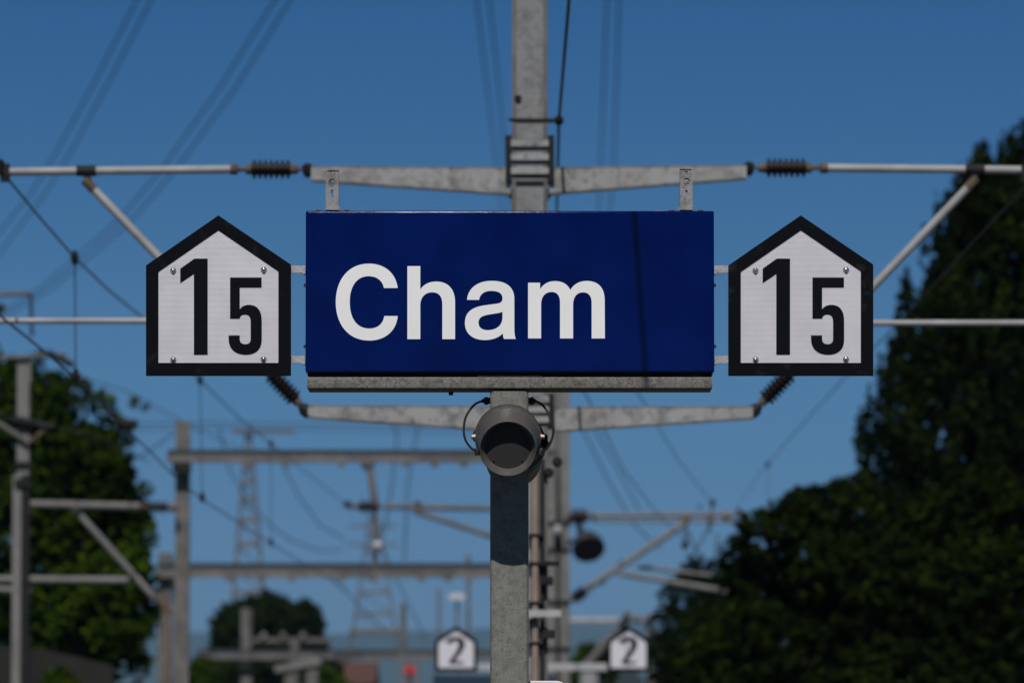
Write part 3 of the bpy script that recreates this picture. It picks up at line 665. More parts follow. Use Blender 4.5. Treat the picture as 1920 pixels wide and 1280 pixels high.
far_wire([(788, 780), (780, 820), (765, 905), (758, 1050)], 200, 210, .026, 'faint right steep wire below the lower left cross arm')
far_wire([(280, 865), (180, 820), (60, 790), (-40, 770)], 95, 60, .012, 'wire from the gantry post towards the left mast')
far_wire([(325, 812), (290, 838), (240, 870)], 110, 108, .014, 'short slanting wire left of the gantry post top')
far_wire([(690, 960), (740, 1080), (800, 1200)], 170, 210, .022, 'faint wire falling behind the second gantry')
far_wire([(600, 1060), (660, 1120), (720, 1180)], 150, 210, .020, 'faint wire falling below the second gantry beam')

# --- second mast and its right cantilever
BY = 110.0
def q_(px, py, dy=0): return P(px, py, BY+dy)
bxm = q_(1046.5, 900).x
m2 = thing('catenary_mast', 'blurred grey mast with a floodlight, just right of the sign post', 'mast', (bxm, BY, GZ))
g = MB(); zt = q_(1049, 560).z
hw2 = .225
g.box((bxm-hw2, BY, GZ), (bxm+hw2*.0, BY+.03, zt)); g.box((bxm+.035, BY, GZ), (bxm+hw2, BY+.03, zt)); g.box((bxm-hw2, BY+.36, GZ), (bxm+hw2, BY+.39, zt)); g.box((bxm-hw2, BY+.03, GZ), (bxm-hw2+.03, BY+.36, zt)); g.box((bxm+hw2-.03, BY+.03, GZ), (bxm+hw2, BY+.36, zt))
g.box((bxm, BY+.2, GZ), (bxm+.035, BY+.25, zt))
obj('column', g, M['dull'], m2)
g = MB(); g.box((bxm-.045, BY-.06, GZ), (bxm+.02, BY-.005, q_(1049, 860).z)); obj('duct_shade_strip', g, M['dark'], m2)  # dark strip painted in for the shadow line of the column's recess
for py in (770, 980, 1030, 1128, 1215):
    z = q_(1049, py).z; g = MB(); g.box((bxm-hw2-.03, BY-.04, z-.03), (bxm+hw2+.03, BY-.005, z+.03)); obj('band', g, M['dark'], m2)
q = q_(1046, 992, -.2); g = MB(); g.lathe(q-Vector((0, 0, .08)), q+Vector((0, 0, .08)), [(0, .04), (.3, .07), (.8, .07), (1, .03)], 10); obj('lamp', g, M['white'], m2)
q = q_(1046, 1004, -.2); g = MB(); g.box((q.x-.09, q.y, q.z-.07), (q.x+.07, q.y+.1, q.z+.05)); obj('terminal_box', g, M['dark'], m2)
# floodlight
fl = thing('floodlight', 'round dark floodlight hanging beside the blurred second mast', 'floodlight', q_(1102, 1022))
q = q_(1102, 1022, -.1); d = Vector((.15, -.75, -.65)).normalized()
g = MB(); g.lathe(q-d*.30, q+d*.12, [(0, .10), (.15, .20), (.5, .28), (.9, .32), (1, .32)], 20); obj('housing', g, M['slate'], fl, smooth=30)
g = MB(); g.lathe(q+d*.121, q+d*.14, [(0, .30), (1, .30)], 20); obj('glass', g, M['inner'], fl)
g = MB(); a = q_(1062, 972); b_ = q_(1092, 972); g.bar((a.x, BY, a.z), (b_.x, BY, b_.z), .1, .09); g.bar((q_(1085, 975).x, BY, a.z-.05), (q_(1090, 1008).x, BY, q.z+.12), .12, .16); g.bar((bxm+.15, BY, q.z+.08), (q.x, BY, q.z+.08), .1, .07); obj('bracket', g, M['dark'], fl)
# right cantilever on mast 2
def tubeq(name, a, b_, r, material, parent, Yd=0, n=12):
    g = MB(); g.tube([q_(*a, Yd), q_(*b_, Yd)], r, n); return obj(name, g, material, parent)
c2 = thing('cantilever', 'blurred tube cantilever reaching right from the second mast towards the dark trees', 'cantilever', q_(1072, 968), 'distant cantilevers')
insulator(q_(1058, 968), q_(1116, 968), .13, c2, 5)
tubeq('top_tube', (1108, 966), (1392, 964), .05, M['dull'], c2); tubeq('guy_tube', (1112, 976), (1385, 977), .028, M['dull'], c2)
insulator(q_(1068, 1128), q_(1108, 1098), .11, c2, 5); tubeq('strut', (1104, 1101), (1288, 978), .062, M['dull'], c2)
tubeq('steady_arm', (1160, 1074), (1362, 1108), .055, M['dull'], c2, -.3); tubeq('steady_arm', (1195, 1062), (1335, 1078), .04, M['dull'], c2, .3)
for (x, y, r) in ((1286, 972, .11), (1336, 942, .07), (1332, 975, .09), (1362, 968, .10), (1385, 958, .07), (1378, 980, .06), (1165, 1057, .07), (1130, 1090, .06), (1312, 950, .04)):
    q = q_(x, y); g = MB(); g.lathe(q-Vector((0, 0, r)), q+Vector((0, 0, r)), [(0, r*.4), (.4, r*.8), (.7, r*.7), (1, r*.3)], 8); obj('fitting', g, M['rusty'] if r > .085 else M['dark'], c2)
for a, b_ in (((1284, 985), (1287, 1018)), ((1338, 935), (1330, 1000)), ((1330, 985), (1300, 1040)), ((1385, 985), (1386, 1060)), ((1345, 1000), (1342, 1070)), ((1286, 990), (1310, 1040))):
    tubeq('hanger', a, b_, .018, M['wire'], c2, 0, 6)
q = q_(1287, 1020); g = MB(); g.lathe(q-Vector((.03, 0, .09)), q+Vector((-.02, 0, .08)), [(0, .05), (.5, .08), (1, .03)], 8); obj('wire_clamp', g, M['dark'], c2)
# left cantilever hanging between the gantries
c3 = thing('cantilever', 'blurred cantilever with dark insulator left of the sign post, below the first gantry', 'cantilever', q_(917, 955), 'distant cantilevers')
tubeq('top_tube', (1030, 955), (722, 949), .055, M['portal'], c3); insulator(q_(722, 949), q_(655, 949), .10, c3, 5); tubeq('strut', (1030, 1040), (775, 957), .052, M['portal'], c3)
for (x, y, r) in ((652, 945, .09), (690, 872, .12), (783, 945, .08)):
    q = q_(x, y); g = MB(); g.lathe(q-Vector((r, 0, 0)), q+Vector((r, 0, 0)), [(0, r*.4), (.4, r*.8), (.7, r*.7), (1, r*.3)], 8); obj('fitting', g, M['dark'], c3)
tubeq('drop_tube', (693, 872), (703, 944), .07, M['portal'], c3); tubeq('drop_tube', (703, 955), (703, 1060), .05, M['portal'], c3)
q = q_(708, 1022, -.2); g = MB(); g.lathe(q-Vector((0, .1, 0)), q+Vector((0, .1, 0)), [(0, .03), (.3, .085), (.7, .085), (1, .03)], 12); obj('glint_disc', g, M['white'], c3)  # white disc stands in for a blurred glint on an insulator cap

# --- gantries
def gantry(Y, xpost, hwpx, x0, x1, ytop, ybot, ptop, label, knobs, second_post=None, rust=False):
    w_ = lambda px, py, dy=0: P(px, py, Y+dy)
    px_m = Y/FPX
    root = thing('gantry', label, 'gantry', (w_(xpost, 900).x, Y, GZ), 'steel gantries across the tracks')
    xp = w_(xpost, 900).x; hw_ = hwpx*px_m
    zt_ = w_(xpost, ptop).z; zb = w_(xpost, ybot).z; za = w_(xpost, ytop).z
    g = MB(); g.box((xp-hw_, Y+.05, GZ), (xp+hw_, Y+.07, zt_)); g.box((xp-hw_, Y+.27, GZ), (xp+hw_, Y+.29, zt_)); g.box((xp-.01, Y+.07, GZ), (xp+.01, Y+.27, zt_))
    obj('post', g, M['portal'], root)
    if second_post:
        sx_, sw, sy = second_post; x_ = w_(sx_, 900).x; s2 = sw*px_m; z_ = w_(sx_, sy).z
        g = MB(); g.rbox((x_-s2, Y+.1, GZ), (x_+s2, Y+.4, z_), .03, 2, 3); obj('post', g, M['portal'], root)
        z2 = w_(sx_, 1090).z
        g = MB(); g.box((x_-s2*.15, Y+.08, GZ), (x_+s2*.45, Y+.097, z2)); obj('rust_streak_strip', g, M['rusty'], root)
    # beam: I section with deep flanges, the top flange's shade on the web is painted dark
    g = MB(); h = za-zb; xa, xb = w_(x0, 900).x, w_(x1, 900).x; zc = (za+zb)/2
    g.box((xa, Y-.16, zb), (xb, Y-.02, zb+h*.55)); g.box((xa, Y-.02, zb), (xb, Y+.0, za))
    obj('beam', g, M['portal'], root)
    g = MB(); g.box((xa+.01, Y-.10, zb+h*.55+.002), (xb-.01, Y-.022, za-.003)); obj('web_shade', g, M['slate'], root)  # dark strip painted in for the flange shade
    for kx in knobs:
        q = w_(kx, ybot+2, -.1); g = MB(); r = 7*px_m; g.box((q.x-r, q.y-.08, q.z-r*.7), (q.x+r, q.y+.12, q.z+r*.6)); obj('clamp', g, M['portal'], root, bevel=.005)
    g = MB(); g.box((xp-hw_*1.3, Y-.20, zb-.16*(Y/90)), (xp+hw_*1.3, Y+.045, zb-.004)); obj('beam_shadow', g, M['dark'], root)  # dark block put in for the beam's shadow on the post
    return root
gantry(90, 341.5, 13, 314, 1045, 843, 867, 788, 'nearest steel gantry, its beam just under the lower left cross arm', (470, 536, 640, 690, 760, 815, 870), None)
gantry(135, 336, 11.5, 296, 1045, 1055, 1082, 1040, 'second steel gantry with its long beam behind the lower sign post', (430, 490, 546, 640, 700, 790, 840, 880), (309, 12, 1036))
gantry(220, 463, 10, 372, 1045, 1217, 1235, 1140, 'farthest steel gantry, in front of the round dark tree', (560, 640, 700), None)
g3 = thing('crossbar', 'distant grey crossbar with three upright insulators in front of the round tree', 'crossbar', P(550, 1200, 216))
g = MB(); a, b_ = P(474, 1195, 216), P(620, 1203, 216); g.box((a.x, 216, b_.z), (b_.x, 216.2, a.z)); obj('bar', g, M['portal'], g3)
for px in (494, 531, 568):
    a = P(px, 1196, 216); g = MB(); g.lathe(a-Vector((0, 0, .02)), a+Vector((0, 0, .24)), [(0, .10), (.3, .14), (.7, .10), (1, .04)], 10); obj('insulator', g, M['portal'], g3)
a = P(553, 1200, 216); g = MB(); g.tube([(a.x, 216.1, GZ), (a.x, 216.1, a.z)], .16, 8); obj('pole', g, M['portal'], g3)

# left cantilever on the nearest gantry
def tubeY(name, Y, a, b_, r, material, parent, n=12):
    g = MB(); g.tube([P(*a, Y), P(*b_, Y)], r, n); return obj(name, g, material, parent)
c4 = thing('cantilever', 'grey tube cantilever reaching left from the gantry post across the green tree', 'cantilever', P(325, 945, 89.9), 'distant cantilevers')
tubeY('top_tube', 89.9, (262, 949), (48, 944), .058, M['dull'], c4); insulator(P(330, 951, 89.9), P(258, 949, 89.9), .075, c4, 5)
tubeY('strut', 89.9, (143, 958), (283, 1113), .052, M['dull'], c4); tubeY('strut_foot', 89.9, (277, 1106), (322, 1150), .04, M['rusty'], c4)
tubeY('registration_tube', 89.7, (238, 1087), (-60, 1085), .055, M['dull'], c4); tubeY('steady_arm', 89.6, (58, 1108), (-60, 1100), .05, M['dull'], c4)
for (x, y, r) in ((143, 950, .08), (236, 1088, .07), (325, 950, .08), (288, 1118, .07)):
    q = P(x, y, 89.8); g = MB(); g.lathe(q-Vector((0, 0, r)), q+Vector((0, 0, r)), [(0, r*.5), (.5, r), (1, r*.5)], 8); obj('clamp', g, M['portal'], c4)

# mast at the far left
LY = 72.0
def l_(px, py, dy=0): return P(px, py, LY+dy)
lm = thing('catenary_mast', 'pale mast at the left edge standing in front of the green tree', 'mast', (l_(43, 900).x, LY, GZ))
xa, xb, xm = l_(31, 900).x, l_(54, 900).x, l_(42, 900).x
g = MB(); zt = l_(43, 672).z; zm = l_(43, 890).z
g.box((xa, LY, zm), (xb, LY+.02, zt)); g.box((xm-.01, LY+.02, GZ), (xm+.01, LY+.25, zt)); g.box((xa, LY+.25, GZ), (xb, LY+.27, zt))
g.box((l_(24, 900).x, LY, GZ), (l_(40, 900).x, LY+.02, zm)); obj('column', g, M['dull'], lm)
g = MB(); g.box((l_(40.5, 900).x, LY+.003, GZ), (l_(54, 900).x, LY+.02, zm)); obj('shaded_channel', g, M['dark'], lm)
for py, hh in ((800, 14), (870, 10), (905, 16)):
    z = l_(43, py).z; g = MB(); k = hh*LY/FPX/2; g.box((xa-.02, LY-.04, z-k), (xb+.02, LY-.003, z+k)); obj('band', g, M['dark'], lm)
def tubeL(name, a, b_, r, material=None, n=8):
    g = MB(); g.tube([l_(*a, -.05), l_(*b_, -.05)], r, n); return obj(name, g, material or M['portal'], lm)
tubeL('top_bar', (-20, 672), (125, 664), .022); tubeL('top_insulator', (88, 660), (136, 684), .042, M['dark']); tubeL('side_arm', (-5, 792), (48, 826), .035, M['portal']); tubeL('side_arm', (48, 832), (100, 795), .020, M['rusty'])
tubeL('side_insulator', (20, 786), (95, 800), .055, M['dark']); tubeL('cross_tie', (-20, 552), (60, 550), .030, M['portal'])
tubeL('tie_rod', (58, 552), (60, 630), .022, M['wire']); tubeL('tie_insulator', (-12, 575), (8, 580), .06, M['dark'])
tubeL('tip_insulator', (215, 790), (258, 795), .055, M['dark']); tubeL('brace', (136, 684), (215, 790), .010, M['wire'])

# lattice pylons
def pylon(px, Y, top, bot, half_top, half_bot, rungs, arms, label, second=False):
    w_ = lambda a, b_: P(a, b_, Y)
    base = w_(px, HOR); root = thing('lattice_pylon', label, 'pylon', (base.x, Y, GZ), 'brown lattice pylons')
    k = Y/FPX; zt_ = w_(px, top).z
    hb_ = half_top+(half_bot-half_top)*(HOR+35-top)/(bot-top)
    for sx in (-1, 1):
        for sy in (0, 1):
            g = MB(); g.bar((base.x+sx*hb_*k, Y+sy*hb_*2*k, GZ), (base.x+sx*half_top*k, Y+.2+sy*half_top*1.2*k, zt_), .12, .12); obj('leg', g, M['pylon'], root, smooth=False)
    rr = [top]+list(rungs)
    hf = lambda y: half_top+(half_bot-half_top)*(y-top)/(bot-top)
    for i, y in enumerate(rungs):
        z = w_(px, y).z; h_ = hf(y)*k
        g = MB(); g.bar((base.x-h_, Y, z), (base.x+h_, Y, z), .2, .24); obj('rung', g, M['pylon'], root, smooth=False)
        z0 = w_(px, rr[i]).z; h0 = hf(rr[i])*k
        g = MB(); g.bar((base.x-h0, Y+.3, z0), (base.x+h_, Y+.3, z), .08, .08); obj('diagonal', g, M['pylon'], root, smooth=False)
    for (x0, x1, y, th) in arms:
        a, b_ = w_(x0, y), w_(x1, y); g = MB(); g.bar((a.x, Y, a.z), (b_.x, Y, b_.z), .3, th*k); obj('cross_arm', g, M['pylon'], root, smooth=False)
    return root
pylon(463, 300, 806, 1100, 4, 28, (855, 875, 903, 936, 975, 1020, 1065, 1110), ((437, 553, 808, 7),), 'brown lattice pylon left of centre, rising above the first gantry')
pylon(700, 420, 968, 1240, 8, 50, (1000, 1030, 1075, 1110, 1150, 1185), ((655, 742, 985, 4), (650, 748, 1020, 4), (655, 760, 1183, 9)), 'brown lattice pylon behind the second gantry beam')
g = MB()
# poles and signal
sg = thing('signal', 'slim grey signal post showing a round red light', 'signal', (P(760, 1255, 160).x, 160, GZ))
a = P(756, 1130, 160); g = MB(); g.tube([(a.x, 160.2, GZ), (a.x, 160.2, a.z)], .085, 10); obj('pole', g, M['portal'], sg)
a = P(768, 1255, 159.8)
g = MB(); g.rbox((a.x-.30, 159.85, a.z-.55), (a.x+.30, 160.05, a.z+.42), .1, 1, 5); obj('backboard', g, mat('grey_board', (.09, .10, .12), .6), sg)
em = bpy.data.materials.new('red_signal_light'); em.use_nodes = True; eb = em.node_tree.nodes['Principled BSDF']; eb.inputs['Base Color'].default_value = (.2, .004, .006, 1); eb.inputs['Emission Color'].default_value = (1, .012, .02, 1); eb.inputs['Emission Strength'].default_value = .45
g = MB(); g.lathe((a.x, 159.84, a.z), (a.x, 159.78, a.z), [(0, .125), (.6, .125), (1, .10)], 24); obj('red_lamp', g, em, sg, smooth=30)
g = MB(); g.box((a.x-.028, 159.6, a.z-.9), (a.x+.028, 159.66, a.z+.20)); obj('sight_rod', g, M['cable'], sg)
# street lamp
sg = thing('street_lamp', 'small white lamp head on a thin stalk left of the sign post', 'lamp', (P(857, 1118, 190).x, 190, GZ))
a = P(857, 1118, 190); g = MB(); g.tube([(a.x, 190.1, GZ), (a.x, 190.1, a.z)], .05, 8); obj('pole', g, M['portal'], sg)
g = MB(); g.rbox((a.x-.27, 189.8, a.z-.10), (a.x+.27, 190.2, a.z+.10), .09, 1, 4); obj('lamp_head', g, M['white'], sg)
# far poles
def pole(px, top, Y, r, label, material=None):
    a = P(px, top, Y); g = MB(); g.tube([(a.x, Y, GZ), (a.x, Y, a.z)], r, 10)
    g.lathe((a.x, Y, a.z-.002), (a.x, Y, a.z+.1), [(0, r*1.2), (1, r*.6)], 10)
    return tag(obj('pole', g, material or M['portal']), label, 'pole', 'slim poles in the distance')
pole(823, 1105, 230, .06, 'slim blurred pole left of the small white lamp'); pole(878, 1045, 150, .05, 'thin pole poking above the second gantry beam')
pole(1105, 1255, 100, .18, 'stout stub of pole left of the right number 2 sign', M['arm']); 
c5 = thing('cantilever', 'faint distant cantilever above the right number 2 sign', 'cantilever', P(1060, 1165, 170), 'distant cantilevers')
def tb(name, Y, a, b_, r, mt): g = MB(); g.tube([P(*a, Y), P(*b_, Y)], r, 10); return obj(name, g, mt, c5)
tb('top_tube', 170, (1060, 1163), (1220, 1163), .09, M['tube']); tb('strut', 170, (1095, 1250), (1178, 1160), .13, M['portal']); tb('drop_tube', 170, (1216, 1150), (1218, 1260), .09, M['portal'])
for (x, y) in ((1176, 1152), (1195, 1160), (1215, 1158), (1168, 1165)):
    q = P(x, y, 169.8); g = MB(); g.lathe(q-Vector((0, 0, .13)), q+Vector((0, 0, .13)), [(0, .06), (.5, .14), (1, .05)], 8); obj('fitting', g, M['pylon'], c5)
q = thing('canopy_edge', 'tilted pale strip of a distant canopy below the third gantry', 'canopy', P(560, 1245, 150))
g = MB(); g.bar(P(516, 1254, 150), P(602, 1238, 150), .5, .17); obj('edge', g, M['dull'], q, smooth=False)
g = MB(); g.bar(P(545, 1255, 150), P(545, 1420, 150), .3, .3); g.bar(P(585, 1250, 150), P(585, 1420, 150), .3, .3); obj('column', g, M['portal'], q, smooth=False)

# ------------------------------------------------------------ the far sign with number 2
TY = 71.0
TWO = [[('M',(1100,930)),('C',(1104,896),(1135,882),(1166,882)),('C',(1208,882),(1228,908),(1224,950)),('C',(1220,990),(1185,1040),(1152,1092)),('L',(1215,1092)),('L',(1215,1112)),('L',(1120,1112)),('L',(1120,1092)),
        ('C',(1150,1040),(1182,990),(1184,950)),('C',(1186,926),(1178,914),(1162,914)),('C',(1146,914),(1138,922),(1136,940)),('L',(1100,930))]]
def two(cx, label):
    root = thing('number_sign', label, 'number sign', P(cx, 1258, TY), 'distant house-shaped 2 signs')
    k = 80/272.0; f = lambda p: (cx+(p[0]-409.6)*k*1.0, 1258+(p[1]-704.4)*k*.96)
    outer = [(273.7,497.5),(409.5,403.8),(545.4,495.8),(545.4,704.2),(273.7,704.2)]; inner = [(297,509.5),(409.5,431.7),(522,508.5),(522,680.2),(297,680.2)]
    ring = lambda ps: [('M', f(ps[0]))]+[('L', f(p)) for p in ps[1:]]+[('L', f(ps[0]))]
    glyph('frame', [ring(outer), ring(inner)], TY-.004, TY+.018, M['black'], root)
    g = MB(); g.prism([(X(f(p)[0], TY), Z(f(p)[1], TY)) for p in outer], TY+.0195, TY+.03); obj('backing', g, M['black'], root, smooth=False)
    g = MB(); g.prism([(X(f(p)[0], TY), Z(f(p)[1], TY)) for p in inner], TY+.005, TY+.015); obj('panel', g, mat('white_sheet', (.52, .51, .56), .5), root, smooth=False)
    gx = lambda p: (cx+(p[0]-1166)/4.5725*1.28, 1000+p[1]/4.5725+.0)
    glyph('digit_two', scaled(TWO, gx), TY-.002, TY+.006, M['digit'], root)
two(855, 'blurred house-shaped number 2 sign left of the sign post'); two(1178.5, 'blurred house-shaped number 2 sign right of the sign post')
t2 = thing('sign_stand', 'pale blurred beam and post carrying the two number 2 signs', 'stand', (P(1016, 1250, TY).x, TY+.1, 0))
a, b_ = P(880, 1242, TY), P(1150, 1256, TY); g = MB(); g.box((a.x, TY+.04, b_.z), (b_.x, TY+.10, a.z)); obj('cross_beam', g, M['bracket'], t2)
g = MB(); xx = P(1016, 1250, TY).x; g.box((xx-.07, TY+.1, 0), (xx+.07, TY+.24, b_.z+.05)); obj('post', g, M['arm'], t2)
bs = MB(); a, b_ = P(812, 1263, TY+1.5), P(1040, 1330, TY+1.5); bs.box((a.x, TY+1.5, b_.z), (b_.x, TY+1.7, a.z))
tag(obj('blue_panel', bs, mat('blue_panel', (.010, .028, .055), .4), bevel=.01), 'dark blue panel under the left number 2 sign', 'panel')

# ------------------------------------------------------------ buildings at the foot of the picture
def house(px0, px1, ytop, Y, roofc, label, wallc=(.4, .36, .32), eave=40):
    a, b_ = P(px0, ytop, Y), P(px1, ytop, Y); root = thing('house', label, 'house', ((a.x+b_.x)/2, Y+4, GZ), 'roofs at the foot of the picture')
    ze = a.z-eave*Y/FPX
    g = MB(); g.box((a.x+.4, Y+.8, GZ), (b_.x-.4, Y+8, ze)); obj('wall', g, noisy('render', wallc, tuple(c*1.15 for c in wallc), 1.5, .9), root)
    g = MB(); n_ = 10
    g.add([(a.x, Y, ze-.1), (b_.x, Y, ze-.1), (b_.x, Y+4.4, a.z), (a.x, Y+4.4, a.z), (b_.x, Y+8.8, ze-.1), (a.x, Y+8.8, ze-.1)], [(0, 1, 2, 3), (3, 2, 4, 5), (0, 3, 5), (1, 4, 2), (0, 5, 4, 1)])
    r_ = obj('roof', g, noisy('roof_tiles', roofc, tuple(c*1.3 for c in roofc), 2.5, .9, stretch=(1, 1, 3)), root, smooth=False)
    xs = a.x+(b_.x-a.x)*.3; g = MB(); g.box((xs-.3, Y+5, a.z-1), (xs+.3, Y+5.6, a.z+.05)); obj('chimney', g, M['rusty'], r_)
    for i in range(2):
        xw = a.x+(b_.x-a.x)*(.3+.4*i); g = MB(); g.box((xw-.5, Y+.76, GZ+1), (xw+.5, Y+.81, GZ+2.2)); wn = obj('window', g, M['white'], root); g = MB(); g.box((xw-.42, Y+.74, GZ+1.08), (xw+.42, Y+.757, GZ+2.12)); obj('pane', g, M['inner'], wn)
house(1222, 1332, 1254, 130, (.10, .068, .06), 'house with a dull pinkish roof left of the big right trees')
house(640, 704, 1236, 230, (.07, .035, .028), 'house with a reddish brown roof right of the round tree')
wl = MB(); a, b_ = P(62, 1212, 95), P(212, 1246, 95); wl.add([(a.x-3, 95, GZ), (b_.x, 95, GZ), (b_.x, 95, b_.z), (a.x, 95, a.z), (a.x-3, 95, a.z+.05), (a.x-3, 95.3, GZ), (b_.x, 95.3, GZ), (b_.x, 95.3, b_.z), (a.x, 95.3, a.z), (a.x-3, 95.3, a.z+.05)],
    [(0, 1, 2, 3, 4), (9, 8, 7, 6, 5), (0, 5, 6, 1), (1, 6, 7, 2), (2, 7, 8, 3), (3, 8, 9, 4), (4, 9, 5, 0)])
tag(obj('concrete_wall', wl, noisy('shaded_concrete', (.010, .010, .009), (.022, .021, .019), .9, .95), smooth=False), 'grey concrete wall sloping down under the left tree', 'wall')  # concrete colour darkened to carry the tree's shadow

# ------------------------------------------------------------ trees
def leaf_mesh(clumps, n, size, rng, flat=.0):
    """clumps: array (k, 8) = centre xyz, radii xyz, weight, lean; n leaf quads in all"""
    cl = np.array(clumps, float); w_ = cl[:, 6]*(cl[:, 3]*cl[:, 4]*cl[:, 5])**(2/3); w_ /= w_.sum()
    idx = rng.choice(len(cl), n, p=w_)
    d = rng.normal(size=(n, 3)); d /= np.linalg.norm(d, axis=1)[:, None]
    rad = rng.random(n)**.45
    taper = cl[idx, 7]
    zz = d[:, 2]*rad
    shrink = 1-taper*np.clip((zz+1)/2, 0, 1)*.85
    pos = cl[idx, :3]+d*rad[:, None]*cl[idx, 3:6]*np.stack([shrink, shrink, np.ones(n)], 1)
    nrm = d*.7+rng.normal(size=(n, 3))*.8+np.array([0, -.1, .35]); nrm /= np.linalg.norm(nrm, axis=1)[:, None]
    t1 = np.cross(nrm, rng.normal(size=(n, 3))); t1 /= np.linalg.norm(t1, axis=1)[:, None]; t2_ = np.cross(nrm, t1)
    s_ = size*(.6+.8*rng.random(n))[:, None]
    asp = .55
    v = np.stack([pos-t1*s_, pos-t2_*s_*asp+nrm*s_*.15, pos+t1*s_, pos+t2_*s_*asp+nrm*s_*.15], 1).reshape(-1, 3)
    return v
def foliage(name, clumps, n, size, material, parent, seed):
    rng = np.random.default_rng(seed); v = leaf_mesh(clumps, n, size, rng)-np.array(WP[parent.name])
    me = bpy.data.meshes.new(name); me.vertices.add(len(v)); me.vertices.foreach_set('co', v.astype('f').ravel())
    me.loops.add(len(v)); me.loops.foreach_set('vertex_index', np.arange(len(v), dtype='i'))
    me.polygons.add(n); me.polygons.foreach_set('loop_start', np.arange(0, 4*n, 4, dtype='i')); me.polygons.foreach_set('loop_total', np.full(n, 4, dtype='i'))
    me.update(calc_edges=True)
    o = finish(name, me, material, parent, None, 0); return o
def limbs(root, base, top, r, tips, seed):
    rnd = random.Random(seed); base, top = Vector(base), Vector(top)
    g = MB(); pts = [base.lerp(top, t)+Vector((rnd.uniform(-.08, .08), rnd.uniform(-.08, .08), 0))*t for t in (0, .12, .3, .5, .75, 1)]
    g.tube(pts, [r*1.35, r, r*.85, r*.65, r*.35, r*.08], 10)
    for tp in tips:
        t = rnd.uniform(.25, .8); a = base.lerp(top, t); tp = a.lerp(Vector(tp), .8)+Vector((0, .5, 0)); mid = a.lerp(tp, .5)+Vector((0, 0, rnd.uniform(.0, .25)))
        g.tube([a, mid, tp], [r*.38*(1-t*.5), r*.22, r*.05], 7)
    return obj('trunk', g, noisy('bark', (.012, .010, .008), (.03, .025, .02), 8, .95, stretch=(1, 1, .2)), root)
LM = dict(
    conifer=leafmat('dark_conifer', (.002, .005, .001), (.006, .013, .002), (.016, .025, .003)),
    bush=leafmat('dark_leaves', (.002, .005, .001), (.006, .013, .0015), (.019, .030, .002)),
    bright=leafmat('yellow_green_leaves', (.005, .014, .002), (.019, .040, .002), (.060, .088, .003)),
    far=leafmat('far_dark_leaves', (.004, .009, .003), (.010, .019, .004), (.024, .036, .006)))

# tall conifer at the right
rnd = random.Random(3)
CY = 92.0; k = CY/FPX
def conifer(cx, prof, label, seed, n, leaders):
    rnd = random.Random(seed)
    top = P(cx, prof[0][0], CY); root = thing('conifer_tree', label, 'tree', (top.x, CY+2.4, GZ))
    ys = [p[0] for p in prof]; ws = [p[1] for p in prof]; cl = []
    for y_ in range(330, 1560, 40):                     # dense heart of the crown
        c = P(cx, y_, CY); w_ = np.interp(y_, ys, ws)*k*.72
        cl.append((c.x, CY+2.4, c.z, w_, w_*.8, 60*k, .45, 0))
    yy = prof[0][0]
    while yy < 1560:
        wpx = np.interp(yy, ys, ws)
        cnt = int(10+wpx/3.2)
        for i in range(cnt):
            ang = rnd.uniform(0, 2*math.pi); rr = wpx*rnd.uniform(.70, 1.0)
            if rnd.random() < .3: rr = wpx*rnd.uniform(.2, .7)
            c = P(cx, yy+rnd.uniform(-14, 14), CY)
            h_ = rnd.uniform(26, 60)*k; w2 = rnd.uniform(9, 20)*k
            cl.append((c.x+math.cos(ang)*rr*k, CY+2.4+math.sin(ang)*rr*k*.8, c.z, w2, w2, h_, 1, 1))
        yy += 24
    for (lx, ly, lw, lh) in leaders:
        for j in range(4):
            c = P(lx+rnd.uniform(-3, 3), ly+lh*(.35+j*.42), CY); s_ = .6+j*.28
            cl.append((c.x, CY+2.4+rnd.uniform(-.2, .2), c.z, lw*s_*k, lw*s_*k, lh*.5*k, .9, 1))
    foliage('crown', cl, n, .066, LM['conifer'], root, seed)
    tips = [(c[0], c[1], c[2]) for c in rnd.sample(cl, 26)]
    limbs(root, (top.x, CY+2.4, GZ), (top.x, CY+2.4, top.z-.3), .3, tips, seed)
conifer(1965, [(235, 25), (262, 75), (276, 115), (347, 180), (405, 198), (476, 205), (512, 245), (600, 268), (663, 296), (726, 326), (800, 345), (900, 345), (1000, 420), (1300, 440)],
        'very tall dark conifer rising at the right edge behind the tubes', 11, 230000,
        [(1905, 232, 12, 60), (1862, 250, 12, 55), (1825, 275, 12, 55), (1772, 335, 12, 60), (1752, 375, 10, 50), (1930, 205, 12, 60), (1706, 500, 12, 60), (1885, 262, 10, 50)])

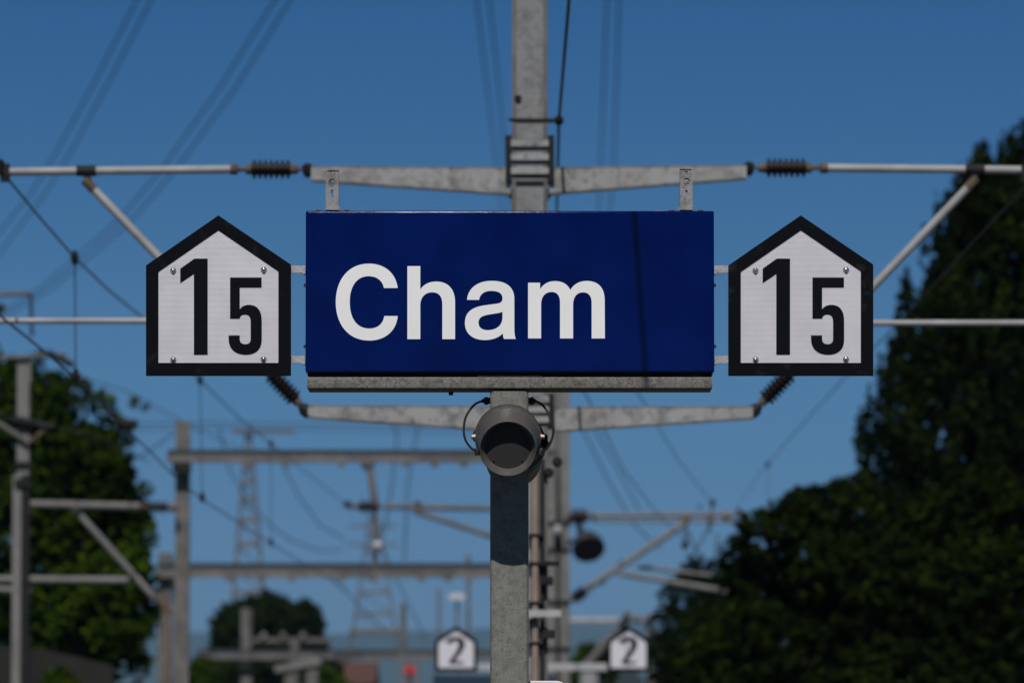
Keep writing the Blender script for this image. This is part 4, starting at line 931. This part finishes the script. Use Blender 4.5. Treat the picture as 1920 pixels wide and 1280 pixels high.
def bush(Y, blobs, n, size, material, label, seed, name='leafy_tree', sub=16, subr=(.22, .42), cat='tree', group=None):
    rnd = random.Random(seed); k = Y/FPX; cl = []
    cx = sum(b[0] for b in blobs)/len(blobs); c0 = P(cx, 900, Y)
    sub *= 11; subr = (subr[0]*.28, subr[1]*.58)
    root = thing(name, label, cat, (c0.x, Y+1.5, GZ), group)
    for (px, py, r, *rest) in blobs:
        dy = rest[0] if rest else rnd.uniform(-.5, .8); c = P(px, py, Y); R_ = r*k
        m = max(6, int(sub*(r/60)**1.2))
        for i in range(m):
            d = Vector((rnd.gauss(0, 1), rnd.gauss(0, 1), rnd.gauss(0, 1)+.2)).normalized()*R_*rnd.uniform(.62, 1.06)
            s_ = R_*rnd.uniform(*subr)
            if r > 70: s_ *= .75
            cl.append((c.x+d.x, Y+1.5+dy+d.y*.8, c.z+d.z, s_, s_, s_*.8, 1, .2))
        cl.append((c.x, Y+1.5+dy, c.z, R_*.62, R_*.62, R_*.62, .5, 0))
    foliage('crown', cl, n, size, material, root, seed)
    top = min(b[1] for b in blobs); t_ = P(cx, top+40, Y)
    limbs(root, (c0.x, Y+1.5, GZ), (t_.x, Y+1.5, t_.z), .22, [(c[0], c[1], c[2]) for c in rnd.sample(cl, min(20, len(cl)))], seed)
    return root
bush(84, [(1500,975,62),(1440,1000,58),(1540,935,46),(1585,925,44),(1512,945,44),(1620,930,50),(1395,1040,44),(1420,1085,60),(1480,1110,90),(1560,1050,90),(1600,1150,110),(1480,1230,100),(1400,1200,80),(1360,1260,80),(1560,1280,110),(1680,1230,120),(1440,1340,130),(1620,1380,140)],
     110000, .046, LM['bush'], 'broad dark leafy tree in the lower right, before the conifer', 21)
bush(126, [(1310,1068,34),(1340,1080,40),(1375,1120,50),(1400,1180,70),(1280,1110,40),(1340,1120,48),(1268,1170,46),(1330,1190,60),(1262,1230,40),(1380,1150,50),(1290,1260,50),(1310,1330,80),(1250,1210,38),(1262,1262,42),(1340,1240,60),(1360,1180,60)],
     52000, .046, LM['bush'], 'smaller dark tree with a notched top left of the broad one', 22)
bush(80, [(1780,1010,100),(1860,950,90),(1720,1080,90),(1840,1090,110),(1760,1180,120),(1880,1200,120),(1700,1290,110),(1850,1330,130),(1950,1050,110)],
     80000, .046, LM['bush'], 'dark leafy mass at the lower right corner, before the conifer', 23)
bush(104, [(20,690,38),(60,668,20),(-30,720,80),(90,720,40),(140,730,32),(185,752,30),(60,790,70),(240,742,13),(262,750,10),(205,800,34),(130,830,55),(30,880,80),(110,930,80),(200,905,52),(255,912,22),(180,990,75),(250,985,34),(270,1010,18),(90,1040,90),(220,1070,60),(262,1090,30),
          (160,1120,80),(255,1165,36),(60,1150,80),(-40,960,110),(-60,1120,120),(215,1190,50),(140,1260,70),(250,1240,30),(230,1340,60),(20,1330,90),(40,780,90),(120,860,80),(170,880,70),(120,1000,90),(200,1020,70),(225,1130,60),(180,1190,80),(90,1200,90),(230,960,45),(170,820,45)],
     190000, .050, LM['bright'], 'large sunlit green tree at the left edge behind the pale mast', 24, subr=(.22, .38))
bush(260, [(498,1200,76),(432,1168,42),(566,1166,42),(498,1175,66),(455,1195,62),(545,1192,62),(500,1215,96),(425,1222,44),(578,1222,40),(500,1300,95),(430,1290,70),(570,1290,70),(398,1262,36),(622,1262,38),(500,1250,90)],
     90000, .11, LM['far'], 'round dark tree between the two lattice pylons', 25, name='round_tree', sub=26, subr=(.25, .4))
for i, (px, py, r, Y, lab) in enumerate([(375, 1262, 30, 200, 'low green bush at the foot of the first gantry post'), (610, 1285, 40, 210, 'low dark bush beneath the pale canopy strip'), (1108, 1240, 34, 240, 'yellowish green bush seen right of the blurred mast'),
                                        (1075, 1262, 26, 236, 'small bush just right of the blurred mast foot'), (95, 1290, 40, 90, 'yellowish shrub below the concrete wall')]):
    bush(Y, [(px, py, r), (px+r*.7, py+r*.5, r*.8), (px-r*.7, py+r*.6, r*.8)], 6000, .0011*Y*.6, LM['bright'], lab, 40+i, 'shrub', cat='shrub', group='low shrubs at the foot of the picture')

# ------------------------------------------------------------ summer haze
hb = MB(); hb.box((-12500, -600, GZ-1.5), (12500, 17500, 475))
hm = bpy.data.materials.new('haze'); hm.use_nodes = True; hn = hm.node_tree
for n in list(hn.nodes): hn.nodes.remove(n)
ho = hn.nodes.new('ShaderNodeOutputMaterial'); hv = hn.nodes.new('ShaderNodeVolumePrincipled')
hv.inputs['Color'].default_value = (.38, .68, 1, 1); hv.inputs['Density'].default_value = .00006; hv.inputs['Anisotropy'].default_value = .2
hn.links.new(hv.outputs[0], ho.inputs['Volume'])
tag(obj('haze', hb, hm, smooth=False), kind='stuff')
